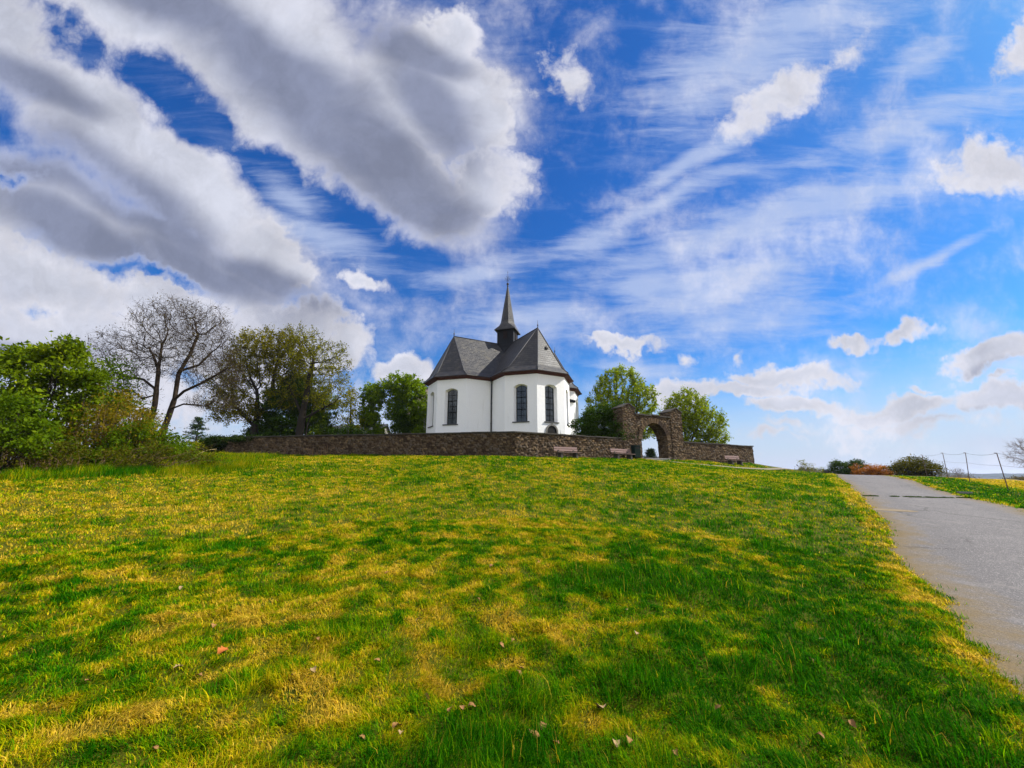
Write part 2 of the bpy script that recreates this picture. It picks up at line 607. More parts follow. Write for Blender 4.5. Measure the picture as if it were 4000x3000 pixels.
def simple(name, c, rough=0.7, spec=0.3, var=0.25, scale=6.0, bump=0.0, metal=0.0):
    m, t, out = mat(name)
    co = t.new('ShaderNodeTexCoord').outputs['Object']
    n = t.noise(co, scale, 6, 0.6)
    col = t.mix(n, tuple(x * (1 - var) for x in c), tuple(min(1, x * (1 + var)) for x in c))
    p = principled(t, out, Base_Color=col, Roughness=rough, Specular=spec, Metallic=metal)
    if bump:
        b = t.new('ShaderNodeBump', {'Height': t.noise(co, scale * 6, 4, 0.6), 'Strength': bump, 'Distance': 0.02})
        t.l.new(b.outputs[0], p.inputs['Normal'])
    return m


def leaf_mat(name, c1, c2, c3=None, trans=0.5, rough=0.6, scale=0.7):
    """leaves: colour differs from leaf to leaf and from bough to bough"""
    m, t, out = mat(name)
    geo = t.new('ShaderNodeNewGeometry')
    rnd = geo.outputs['Random Per Island']
    n = t.noise(geo.outputs['Position'], scale, 3, 0.6)
    f = t.math('ADD', t.math('MULTIPLY', rnd, 0.6), t.math('MULTIPLY', t.smooth(n, 0.3, 0.7), 0.4))
    stops = [(0.1, c1), (0.75, c2)]
    if c3:
        stops.append((0.97, c3))
    col = t.ramp(f, stops)
    p = t.new('ShaderNodeBsdfPrincipled', {'Base Color': col, 'Roughness': rough, 'Specular IOR Level': 0.05})
    tr = t.new('ShaderNodeBsdfTranslucent', {'Color': col})
    mx = t.new('ShaderNodeMixShader', {0: trans, 1: p.outputs[0], 2: tr.outputs[0]})
    t.l.new(mx.outputs[0], out.inputs[0])
    return m


def bark_mat(name, c):
    m, t, out = mat(name)
    pos = t.new('ShaderNodeNewGeometry').outputs['Position']
    n = t.noise(pos, 5.0, 6, 0.65)
    mp = t.new('ShaderNodeMapping', {'Vector': pos, 'Scale': (30, 30, 5)}).outputs[0]
    n2 = t.noise(mp, 1.0, 4, 0.6)
    col = t.mix(n, tuple(x * 0.5 for x in c), tuple(x * 1.5 for x in c))
    p = principled(t, out, Base_Color=col, Roughness=0.9, Specular=0.15)
    b = t.new('ShaderNodeBump', {'Height': n2, 'Strength': 0.7, 'Distance': 0.03})
    t.l.new(b.outputs[0], p.inputs['Normal'])
    return m


def blade_mat():
    m, t, out = mat('grass_blades')
    col = t.new('ShaderNodeAttribute', attribute_name='col').outputs['Color']
    rnd = t.new('ShaderNodeNewGeometry').outputs['Random Per Island']
    col = t.mix(1.0, col, t.ramp(rnd, [(0, (0.34, 0.40, 0.34)), (0.5, (0.92, 0.94, 0.92)), (0.85, (1.2, 1.2, 1.1)), (1, (1.5, 1.45, 1.6))]), 'MULTIPLY')
    p = t.new('ShaderNodeBsdfPrincipled', {'Base Color': col, 'Roughness': 0.7, 'Specular IOR Level': 0.02})
    tr = t.new('ShaderNodeBsdfTranslucent', {'Color': col})
    mx = t.new('ShaderNodeMixShader', {0: 0.48, 1: p.outputs[0], 2: tr.outputs[0]})
    t.l.new(mx.outputs[0], out.inputs[0])
    return m


def ground_mat():
    m, t, out = mat('meadow_soil')
    pos = t.new('ShaderNodeNewGeometry').outputs['Position']
    big = t.noise(pos, 0.5, 5, 0.6)
    fine = t.noise(pos, 28.0, 6, 0.7)
    mid = t.noise(pos, 3.0, 5, 0.65)
    c = t.ramp(t.math('ADD', t.math('MULTIPLY', mid, 0.55), t.math('MULTIPLY', fine, 0.45)),
               [(0.30, (0.020, 0.032, 0.002)), (0.5, (0.075, 0.085, 0.003)), (0.68, (0.15, 0.13, 0.008))])
    # the mown field past the fence is yellower
    sep = t.new('ShaderNodeSeparateXYZ', {0: pos})
    v = t.math('ADD', t.math('MULTIPLY', sep.outputs[0], 0.8096), t.math('MULTIPLY', sep.outputs[1], -0.5869))
    fld = t.smooth(v, 8.3, 9.6)
    c = t.mix(fld, c, t.ramp(t.math('ADD', t.math('MULTIPLY', big, 0.5), t.math('MULTIPLY', fine, 0.5)),
                             [(0.3, (0.20, 0.15, 0.012)), (0.6, (0.34, 0.23, 0.02))]))
    p = principled(t, out, Base_Color=c, Roughness=0.95, Specular=0.1)
    b = t.new('ShaderNodeBump', {'Height': t.math('ADD', fine, mid), 'Strength': 0.8, 'Distance': 0.05})
    t.l.new(b.outputs[0], p.inputs['Normal'])
    return m


def road_mat():
    m, t, out = mat('worn_asphalt')
    pos = t.new('ShaderNodeNewGeometry').outputs['Position']
    ed = t.new('ShaderNodeAttribute', attribute_name='edge').outputs['Fac']
    fine = t.noise(pos, 60.0, 5, 0.75)
    mid = t.noise(pos, 4.5, 6, 0.7)
    big = t.noise(pos, 0.55, 5, 0.6, 0.5)
    vo = t.new('ShaderNodeTexVoronoi', {'Vector': pos, 'Scale': 85.0}).outputs['Color']
    st = t.new('ShaderNodeSeparateColor', {0: vo}).outputs[0]
    c = t.ramp(t.math('ADD', t.math('MULTIPLY', big, 0.5), t.math('MULTIPLY', mid, 0.5)),
               [(0.33, (0.062, 0.058, 0.060)), (0.5, (0.105, 0.098, 0.099)), (0.68, (0.160, 0.148, 0.146))])
    c = t.mix(0.6, c, t.ramp(fine, [(0.3, (0.045, 0.042, 0.043)), (0.7, (0.180, 0.166, 0.162))]))
    c = t.mix(t.smooth(st, 0.82, 0.96), c, (0.26, 0.24, 0.225))
    # crazed cracks, mended patches, worn wheel tracks
    ve_ = t.new('ShaderNodeTexVoronoi', {'Vector': t.vmath('ADD', pos, t.vmath('SCALE', t.noise(pos, 1.3, 5, 0.7, out=1), 0.9)), 'Scale': 0.42})
    ve_.feature = 'DISTANCE_TO_EDGE'
    crack = t.math('MULTIPLY', t.smooth(ve_.outputs['Distance'], 0.004, 0.022, 1.0, 0.0), t.smooth(t.noise(pos, 0.45, 4, 0.6), 0.45, 0.6))
    c = t.mix(t.math('MULTIPLY', crack, 0.75), c, (0.035, 0.032, 0.028))
    wear = t.math('MULTIPLY', t.smooth(t.math('ABSOLUTE', t.math('SUBTRACT', ed, 0.52)), 0.0, 0.24, 0.35, 0.0), t.smooth(mid, 0.3, 0.65))
    c = t.mix(wear, c, (0.060, 0.056, 0.056))
    blot = t.smooth(t.noise(pos, 1.0, 7, 0.75, 0.8), 0.56, 0.68, 0, 0.45)
    c = t.mix(blot, c, (0.20, 0.18, 0.165))
    # dirt and dead grass washed on to the margins
    dn = t.math('ADD', ed, t.math('MULTIPLY', t.math('SUBTRACT', t.noise(pos, 2.2, 6, 0.7), 0.5), 0.75))
    c = t.mix(t.smooth(dn, 0.55, 0.98), c, t.ramp(fine, [(0.3, (0.065, 0.042, 0.016)), (0.7, (0.20, 0.14, 0.055))]))
    p = principled(t, out, Base_Color=c, Roughness=0.85, Specular=0.25)
    b = t.new('ShaderNodeBump', {'Height': t.math('ADD', fine, t.math('MULTIPLY', st, 0.7)), 'Strength': 0.55, 'Distance': 0.012})
    t.l.new(b.outputs[0], p.inputs['Normal'])
    return m


def stone_mat():
    m, t, out = mat('rubble_stone')
    pos = t.new('ShaderNodeNewGeometry').outputs['Position']
    tint = t.new('ShaderNodeAttribute', attribute_name='tint').outputs['Fac']
    joint = t.new('ShaderNodeAttribute', attribute_name='joint').outputs['Fac']
    n = t.noise(pos, 9.0, 6, 0.7)
    f = t.math('ADD', t.math('MULTIPLY', tint, 0.75), t.math('MULTIPLY', n, 0.3))
    c = t.ramp(f, [(0.05, (0.018, 0.012, 0.010)), (0.28, (0.056, 0.036, 0.022)), (0.5, (0.122, 0.080, 0.043)), (0.7, (0.118, 0.091, 0.068)),
                   (0.88, (0.24, 0.15, 0.065)), (1.0, (0.32, 0.25, 0.17))])
    c = t.mix(t.smooth(joint, 0.3, 0.85), c, t.mix(n, (0.020, 0.014, 0.009), (0.06, 0.042, 0.028)))
    lich = t.smooth(t.noise(pos, 1.1, 6, 0.7), 0.58, 0.75, 0, 0.55)
    c = t.mix(lich, c, (0.050, 0.043, 0.024))
    p = principled(t, out, Base_Color=c, Roughness=0.92, Specular=0.12)
    b = t.new('ShaderNodeBump', {'Height': n, 'Strength': 0.8, 'Distance': 0.05})
    t.l.new(b.outputs[0], p.inputs['Normal'])
    return m


def slate_mat():
    m, t, out = mat('roof_slate')
    uv = t.new('ShaderNodeUVMap').outputs[0]
    pos = t.new('ShaderNodeNewGeometry').outputs['Position']
    br = t.n.new('ShaderNodeTexBrick')
    t.put(br.inputs['Vector'], uv)
    br.offset = 0.5
    br.inputs['Scale'].default_value = 1.0
    br.inputs['Brick Width'].default_value = 0.42
    br.inputs['Row Height'].default_value = 0.29
    br.inputs['Mortar Size'].default_value = 0.026
    br.inputs['Mortar Smooth'].default_value = 0.3
    br.inputs['Color1'].default_value = (0.0, 0.0, 0.0, 1)
    br.inputs['Color2'].default_value = (1, 1, 1, 1)
    rnd = t.new('ShaderNodeSeparateColor', {0: br.outputs['Color']}).outputs[0]
    n = t.noise(pos, 1.4, 6, 0.7)
    n2 = t.noise(pos, 14.0, 5, 0.7)
    f = t.math('ADD', t.math('MULTIPLY', rnd, 0.5), t.math('ADD', t.math('MULTIPLY', n, 0.38), t.math('MULTIPLY', n2, 0.22)))
    c = t.ramp(f, [(0.2, (0.010, 0.010, 0.011)), (0.5, (0.023, 0.022, 0.023)), (0.8, (0.056, 0.051, 0.046))])
    c = t.mix(br.outputs['Fac'], c, (0.015, 0.015, 0.018))
    moss = t.smooth(t.noise(pos, 0.8, 6, 0.75), 0.50, 0.72, 0, 0.6)
    c = t.mix(moss, c, (0.085, 0.074, 0.046))
    p = principled(t, out, Base_Color=c, Roughness=t.math('ADD', t.math('MULTIPLY', rnd, 0.14), 0.46), Specular=0.42)
    # each course steps out over the one below
    sep = t.new('ShaderNodeSeparateXYZ', {0: uv})
    row = t.math('FRACT', t.math('DIVIDE', sep.outputs[1], 0.29))
    h = t.math('ADD', t.math('MULTIPLY', row, -0.55), t.math('ADD', t.math('MULTIPLY', rnd, 0.5), t.math('MULTIPLY', n2, 0.3)))
    h = t.math('SUBTRACT', h, t.math('MULTIPLY', br.outputs['Fac'], 0.6))
    b = t.new('ShaderNodeBump', {'Height': h, 'Strength': 0.42, 'Distance': 0.04})
    t.l.new(b.outputs[0], p.inputs['Normal'])
    return m


def plaster_mat():
    m, t, out = mat('white_limewash')
    pos = t.new('ShaderNodeNewGeometry').outputs['Position']
    n = t.noise(pos, 1.2, 6, 0.65)
    mp = t.new('ShaderNodeMapping', {'Vector': pos, 'Scale': (2.5, 2.5, 0.35)}).outputs[0]
    st = t.noise(mp, 1.0, 6, 0.7)
    c = t.mix(n, (0.88, 0.88, 0.87), (0.935, 0.935, 0.92))
    c = t.mix(t.smooth(st, 0.55, 0.78, 0, 0.45), c, (0.62, 0.61, 0.57))
    sep = t.new('ShaderNodeSeparateXYZ', {0: pos})
    low = t.math('ADD', sep.outputs[2], t.math('MULTIPLY', t.noise(pos, 1.8, 6, 0.7), 2.2))
    c = t.mix(t.smooth(low, 5.2, 6.6, 0.45, 0.0), c, (0.52, 0.50, 0.44))
    p = principled(t, out, Base_Color=c, Roughness=0.9, Specular=0.15)
    b = t.new('ShaderNodeBump', {'Height': t.math('ADD', t.noise(pos, 3.0, 4, 0.6), t.math('MULTIPLY', t.noise(pos, 30.0, 4, 0.6), 0.2)),
                                 'Strength': 0.35, 'Distance': 0.04})
    t.l.new(b.outputs[0], p.inputs['Normal'])
    return m


def glass_mat():
    m, t, out = mat('old_window_glass')
    pos = t.new('ShaderNodeNewGeometry').outputs['Position']
    c = t.ramp(t.noise(pos, 1.6, 4, 0.6), [(0.35, (0.010, 0.014, 0.016)), (0.65, (0.045, 0.062, 0.070))])
    p = principled(t, out, Base_Color=c, Roughness=0.10, Specular=0.55)
    b = t.new('ShaderNodeBump', {'Height': t.noise(pos, 2.2, 3, 0.5), 'Strength': 0.25, 'Distance': 0.05})
    t.l.new(b.outputs[0], p.inputs['Normal'])
    return m


M = {}
M['ground'] = ground_mat()
M['blade'] = blade_mat()
M['road'] = road_mat()
M['stone'] = stone_mat()
M['slate'] = slate_mat()
M['plaster'] = plaster_mat()
M['glass'] = glass_mat()
M['coping'] = simple('coping_slabs', (0.062, 0.054, 0.044), 0.9, 0.15, 0.5, 3.0, 0.6)
M['cornice'] = simple('oxblood_cornice', (0.075, 0.022, 0.014), 0.7, 0.3, 0.35, 3.0)
M['lead'] = simple('dark_lead', (0.030, 0.031, 0.036), 0.6, 0.4, 0.3, 4.0)
M['slatedark'] = simple('slate_cladding', (0.008, 0.009, 0.012), 0.7, 0.2, 0.35, 9.0, 0.5)
M['iron'] = simple('dark_iron', (0.02, 0.022, 0.028), 0.5, 0.4, 0.2, 8.0)
M['frame'] = simple('window_lead', (0.004, 0.005, 0.005), 0.8, 0.1, 0.2, 8.0)
M['sill'] = simple('slate_sill', (0.07, 0.07, 0.075), 0.8, 0.2, 0.3, 6.0)
M['greystone'] = simple('grey_sandstone', (0.20, 0.19, 0.17), 0.9, 0.15, 0.4, 5.0, 0.5)
M['dark'] = simple('dark_door_wood', (0.008, 0.007, 0.006), 0.7, 0.2, 0.3, 8.0)
M['louvre'] = simple('brown_louvre', (0.018, 0.010, 0.008), 0.8, 0.2, 0.3, 8.0)
M['plank'] = simple('weathered_red_plank', (0.21, 0.140, 0.125), 0.8, 0.2, 0.30, 7.0, 0.5)
M['concrete'] = simple('bench_concrete', (0.085, 0.075, 0.065), 0.9, 0.15, 0.35, 6.0, 0.5)
M['bin'] = simple('bottle_green_metal', (0.003, 0.014, 0.009), 0.75, 0.15, 0.2, 5.0)
M['rust'] = simple('rusty_post', (0.13, 0.09, 0.08), 0.8, 0.3, 0.4, 10.0)
M['wire'] = simple('thin_wire', (0.22, 0.23, 0.26), 0.5, 0.4, 0.2, 5.0)
M['gravel'] = simple('pale_path', (0.20, 0.175, 0.11), 0.95, 0.1, 0.35, 5.0, 0.5)
M['sand'] = simple('blown_sand', (0.21, 0.165, 0.105), 0.95, 0.1, 0.3, 9.0, 0.4)
M['deadwood'] = simple('peeled_stick', (0.34, 0.26, 0.13), 0.8, 0.2, 0.3, 8.0)
M['hill'] = simple('hill_forest', (0.045, 0.060, 0.055), 1.0, 0.0, 0.4, 0.01)
M['wood'] = simple('distant_wood_leaves', (0.045, 0.045, 0.040), 1.0, 0.0, 0.4, 0.3)
M['housewall'] = simple('house_render', (0.30, 0.28, 0.25), 0.9, 0.15, 0.2, 2.0)
M['tileroof'] = simple('brown_slate_roof', (0.17, 0.135, 0.11), 0.8, 0.25, 0.4, 3.0, 0.5)
M['greyroof'] = simple('grey_slate_roof', (0.10, 0.10, 0.115), 0.75, 0.3, 0.35, 3.0, 0.5)
M['bark'] = bark_mat('grey_bark', (0.044, 0.031, 0.021))
M['barkdark'] = bark_mat('dark_bark', (0.030, 0.024, 0.018))
M['twigbrown'] = bark_mat('brown_twigs', (0.14, 0.085, 0.05))
M['twiggrey'] = bark_mat('grey_twigs', (0.22, 0.19, 0.19))
M['deadleaf'] = simple('dead_oak_leaf', (0.26, 0.13, 0.045), 0.8, 0.2, 0.3, 12.0)
M['paleleaf'] = simple('bleached_leaf', (0.30, 0.20, 0.095), 0.8, 0.2, 0.25, 12.0)
M['orangeleaf'] = simple('orange_oak_leaf', (0.36, 0.10, 0.015), 0.7, 0.25, 0.25, 12.0)
M['lf_bright'] = leaf_mat('bright_spring_leaves', (0.070, 0.135, 0.001), (0.215, 0.330, 0.002), (0.37, 0.45, 0.006))
M['lf_green'] = leaf_mat('green_leaves', (0.045, 0.095, 0.001), (0.125, 0.200, 0.002), (0.24, 0.30, 0.006))
M['lf_dark'] = leaf_mat('dark_evergreen_leaves', (0.016, 0.040, 0.001), (0.050, 0.100, 0.002), (0.11, 0.17, 0.004), 0.3, 0.5)
M['lf_olive'] = leaf_mat('olive_spring_leaves', (0.095, 0.100, 0.003), (0.230, 0.225, 0.004), (0.37, 0.34, 0.01))
M['lf_brown'] = leaf_mat('bronze_young_leaves', (0.100, 0.075, 0.004), (0.240, 0.180, 0.006), (0.36, 0.29, 0.012))
M['lf_yellow'] = leaf_mat('yellow_green_leaves', (0.095, 0.150, 0.002), (0.320, 0.400, 0.004), (0.52, 0.54, 0.010))
M['lf_orange'] = leaf_mat('orange_bracken', (0.20, 0.07, 0.008), (0.42, 0.15, 0.012), (0.48, 0.24, 0.03))
M['lf_bare'] = leaf_mat('sparse_bud_leaves', (0.06, 0.05, 0.02), (0.13, 0.10, 0.025), (0.20, 0.15, 0.04))
M['lf_under'] = leaf_mat('dull_bramble_leaves', (0.036, 0.038, 0.002), (0.115, 0.112, 0.004), (0.22, 0.18, 0.012))
M['lf_ivy'] = leaf_mat('dark_ivy_leaves', (0.006, 0.016, 0.001), (0.022, 0.045, 0.001), (0.06, 0.09, 0.004), 0.15)
M['lf_hazel'] = leaf_mat('hazel_leaves', (0.050, 0.095, 0.001), (0.180, 0.250, 0.002), (0.36, 0.40, 0.006))
M['lf_spring'] = leaf_mat('bronze_olive_leaves', (0.085, 0.080, 0.002), (0.230, 0.205, 0.004), (0.36, 0.31, 0.010))
M['lf_pine'] = leaf_mat('pine_needles', (0.015, 0.035, 0.008), (0.04, 0.07, 0.015), None, 0.15)

# ------------------------------------------------------------------ ground sheet, road, path
def axis(lo, hi, step, far, n):
    core = np.arange(lo, hi + 1e-6, step)
    g = np.geomspace(step * 2, far, n)
    return np.concatenate([(lo - g)[::-1], core, hi + g])


def make_ground():
    def refine(ax, lo, hi, st):
        return np.unique(np.round(np.concatenate([ax[(ax < lo) | (ax > hi)], np.arange(lo, hi + 1e-6, st)]), 4))
    xs = refine(axis(-46, 62, 0.5, 5000, 26), -12, 15, 0.11)
    ys = refine(axis(-8, 72, 0.5, 6000, 26), 1, 15, 0.11)
    X, Y = np.meshgrid(xs, ys)
    Z = ground(X, Y)
    V = np.c_[X.ravel(), Y.ravel(), Z.ravel()]
    nx, ny = len(xs), len(ys)
    i, j = np.meshgrid(np.arange(nx - 1), np.arange(ny - 1))
    a = (j * nx + i).ravel()
    F = np.c_[a, a + 1, a + nx + 1, a + nx]
    o = mesh_obj('ground', V, F, mats=[M['ground']], smooth=True)
    tag(o, kind='structure')


make_ground()


def ribbon(name, pts_l, pts_r, nv, lift, m, edge=True):
    """sheet between two edge polylines, draped on the terrain"""
    n = len(pts_l)
    t = np.linspace(0, 1, nv)
    V = []
    E = []
    for k in range(nv):
        P = pts_l * (1 - t[k]) + pts_r * t[k]
        V.append(np.c_[P, hbase(P[:, 0], P[:, 1]) + lift])
        E.append(np.full(n, abs(t[k] * 2 - 1)))
    V = np.stack(V, 1).reshape(-1, 3)
    E = np.stack(E, 1).ravel()
    i, j = np.meshgrid(np.arange(n - 1), np.arange(nv - 1), indexing='ij')
    a = (i * nv + j).ravel()
    F = np.c_[a, a + 1, a + nv + 1, a + nv]
    return mesh_obj(name, V, F, mats=[m], attrs={'edge': E}, smooth=True)


def make_road():
    u = np.arange(-45, 82, 0.2)
    l, r = road_edges(u)
    PL = R0 + u[:, None] * RD + l[:, None] * RN
    PR = R0 + u[:, None] * RD + r[:, None] * RN
    tag(ribbon('road', PL, PR, 25, 0.0, M['road']), kind='structure')
    # curved footpath from the gate to the road
    pts = []
    for i in range(len(PATH_PTS) - 1):
        p0, p1, p2, p3 = (PATH_PTS[max(i - 1, 0)], PATH_PTS[i], PATH_PTS[i + 1], PATH_PTS[min(i + 2, len(PATH_PTS) - 1)])
        for t in np.linspace(0, 1, 14, endpoint=False):
            pts.append(0.5 * ((2 * p1) + (-p0 + p2) * t + (2 * p0 - 5 * p1 + 4 * p2 - p3) * t * t + (-p0 + 3 * p1 - 3 * p2 + p3) * t ** 3))
    pts = np.array(pts)
    d = np.gradient(pts, axis=0)
    nrm = np.c_[-d[:, 1], d[:, 0]] / np.hypot(d[:, 0], d[:, 1])[:, None]
    w = 0.34 + (fbm(np.arange(len(pts)) * 0.3, np.zeros(len(pts)), 4) - 0.5) * 0.2
    tag(ribbon('path', pts + nrm * w[:, None], pts - nrm * w[:, None], 5, 0.012, M['gravel']), kind='structure')
    # a tongue of sand washed over the road's near edge
    bm = MB()
    ring = []
    for k in range(40):
        a = 2 * pi * k / 40
        rr = 1 + 0.35 * (vnoise(np.array(cos(a) * 2.2), np.array(sin(a) * 2.2), 8) - 0.5)
        uu = 11.0 + 0.24 * rr * sin(a) + 0.25 * cos(a)
        vv = 0.42 + 0.62 * rr * cos(a)
        p = R0 + uu * RD + vv * RN
        ring.append((p[0], p[1], float(hbase(p[0], p[1])) + 0.006))
    bm.poly(ring)
    tag(bm.build('sand_patch', M['sand']), 'pale tongue of blown sand lying on the near edge of the grey road', 'sand', kind='stuff')


make_road()


# ------------------------------------------------------------------ rubble stonework
def rubble(s, u, seed, cw=0.31, ch=0.16):
    a = s / cw + 0.35 * np.sin(u * 2.1 + seed)
    b = u / ch + 0.5 * vnoise(s * 0.8, u * 0.8, seed)
    i0 = np.floor(a)
    j0 = np.floor(b)
    F1 = np.full(a.shape, 9.0)
    F2 = np.full(a.shape, 9.0)
    tint = np.zeros(a.shape)
    for di in (-1, 0, 1):
        for dj in (-1, 0, 1):
            i = i0 + di
            j = j0 + dj
            px = i + 0.15 + 0.7 * hash2(i, j, seed) + 0.5 * (np.mod(j, 2))
            px = np.where(px - i > 1, px, px)
            py = j + 0.2 + 0.6 * hash2(i, j, seed + 1)
            d = np.maximum(np.abs(a - px) * 0.95, np.abs(b - py)) * 0.6 + np.hypot(a - px, b - py) * 0.4
            tv = hash2(i, j, seed + 2)
            near = d < F1
            F2 = np.where(near, F1, np.minimum(F2, d))
            tint = np.where(near, tv, tint)
            F1 = np.where(near, d, F1)
    return F2 - F1, tint


class Stone:
    """accumulates relief panels of rubble masonry"""
    def __init__(s):
        s.V, s.F, s.T, s.J, s.n = [], [], [], [], 0

    def panel(s, fn, ns, nu, seed, coords, relief=0.06, normal=None, keep=None, cw=0.31, ch=0.16):
        """fn(i01,j01)->xyz on an (ns+1)x(nu+1) grid; coords -> metric (s,u) for the stone pattern"""
        I, J = np.meshgrid(np.linspace(0, 1, ns + 1), np.linspace(0, 1, nu + 1), indexing='ij')
        P = fn(I, J)
        S, U = coords(I, J)
        gap, tint = rubble(S, U, seed, cw, ch)
        prof = sstep(gap, 0.03, 0.34)
        h = prof * relief * (0.55 + 0.75 * tint) + (fbm(S * 6, U * 6, seed + 9, 3) - 0.5) * 0.03
        # keep the panel's border flat so that neighbouring panels meet
        N = normal(I, J) if callable(normal) else np.broadcast_to(np.array(normal), P.shape)
        P = P + N * (h - relief * 0.6)[..., None]
        a = (np.arange(ns)[:, None] * (nu + 1) + np.arange(nu)[None, :])
        F = np.stack([a, a + nu + 1, a + nu + 2, a + 1], -1)
        if keep is not None:
            F = F[keep(0.5 * (S[:-1, :-1] + S[1:, 1:]), 0.5 * (U[:-1, :-1] + U[1:, 1:]))]
        s.V.append(P.reshape(-1, 3))
        s.F.append(F.reshape(-1, 4) + s.n)
        s.T.append((tint * 0.8 + 0.2 * fbm(S * 0.7, U * 0.7, seed + 4)).ravel())
        s.J.append((1 - sstep(gap, 0.04, 0.20)).ravel())
        s.n += P.shape[0] * P.shape[1]

    def build(s, name, parent=None):
        return mesh_obj(name, np.concatenate(s.V), np.concatenate(s.F), mats=[M['stone']], parent=parent,
                        attrs={'tint': np.concatenate(s.T), 'joint': np.concatenate(s.J)})


WP = np.array((0.2, 30.0))
WD = np.array((0.8885, 0.4588))       # right-hand stretch
LD = np.array((-0.951, 0.309))        # left-hand stretch


def wall_run(label, A, d, s0, s1, top, n2, seed, depth=0.55, cap0=True, cap1=True):
    """rubble wall from s0 to s1 along d from A, outer normal n2, top(s) -> height"""
    L = s1 - s0
    n3 = np.array((n2[0], n2[1], 0.0))
    st = Stone()
    mid = A + d * s0
    root = empty('stone_wall', (mid[0], mid[1], float(hbase(mid[0], mid[1]))), 0, label, 'wall', 'stretches of the chapel enclosure wall')
    off = np.array(root.location)

    def fn_face(sign):
        def fn(I, J):
            S = s0 + I * L
            x = A[0] + d[0] * S - (0 if sign > 0 else depth) * n2[0]
            y = A[1] + d[1] * S - (0 if sign > 0 else depth) * n2[1]
            b = hbase(x, y) - 0.35
            z = b + (top(S) - b) * J
            return np.stack([x, y, z], -1) - off
        return fn

    def co(I, J):
        S = s0 + I * L
        x = A[0] + d[0] * S
        y = A[1] + d[1] * S
        b = hbase(x, y) - 0.35
        return S, b + (top(S) - b) * J
    ns = int(L / 0.06)
    st.panel(fn_face(1), ns, 32, seed, co, 0.085, n3)
    st.panel(fn_face(-1), max(2, int(L / 0.2)), 10, seed + 1, co, 0.05, -n3)
    for se, sg, on in ((s0, -1, cap0), (s1, 1, cap1)):
        if on:
            def fe(I, J, se=se):
                x = A[0] + d[0] * se - depth * I * n2[0]
                y = A[1] + d[1] * se - depth * I * n2[1]
                b = hbase(x, y) - 0.35
                return np.stack([x, y, b + (top(se) - b) * J], -1) - off
            st.panel(fe, 10, 32, seed + 3, lambda I, J: (I * depth, J * 1.9), 0.05, np.array((d[0] * sg, d[1] * sg, 0)))
    body = st.build('masonry', root)
    # coping of uneven slate slabs
    bm = MB()
    s = s0 - 0.05
    rng = np.random.default_rng(seed)
    ang = math.atan2(d[1], d[0])
    ysg = 1 if (-d[1] * n2[0] + d[0] * n2[1]) > 0 else -1
    while s < s1 + 0.04:
        w = min(0.8 + rng.random() * 0.7, s1 + 0.06 - s)
        if w < 0.1:
            break
        sm = s + w / 2
        p = A + d * sm - n2 * depth / 2
        slope = (float(top(s + w)) - float(top(s))) / w
        Mx = (Matrix.Translation((p[0] - off[0], p[1] - off[1], float(top(sm)) - off[2] + 0.05 + rng.normal() * 0.012)) @
              Matrix.Rotation(ang, 4, 'Z') @ Matrix.Rotation(-math.atan(slope) + rng.normal() * 0.006, 4, 'Y') @ Matrix.Rotation(rng.normal() * 0.01, 4, 'X'))
        o = 0.07 + rng.random() * 0.05
        bm.box((-w / 2 + 0.008, -depth / 2 - o, -0.055), (w / 2 - 0.008, depth / 2 + o, 0.055), Mx, 0.015)
        s += w
    bm.build('coping', M['coping'], root)
    return root


NR = np.array((WD[1], -WD[0]))         # outward normals, towards the meadow
NL = np.array((-0.309, -0.951))
GS0, GS1 = 10.35, 17.55
wall_run('shaded dark stretch of rubble wall running left from the corner below the chapel', WP + LD * 0.0, LD, 0.0, 31.0,
         lambda s: 4.70 + 0.45 * np.asarray(s) / 31.0, NL, 31, cap0=False)
wall_run('sunlit stretch of rubble wall between the corner and the arched gate, benches before it', WP, WD, 0.0, GS0,
         lambda s: 4.70 - 0.045 * np.asarray(s) / 10.0, NR, 41, cap0=True, cap1=False)
wall_run('low stretch of rubble wall right of the arched gate, one bench before it', WP, WD, GS1, 27.75,
         lambda s: 4.64 - 0.10 * (np.asarray(s) - 17.5) / 10.0, NR, 51, cap0=False)


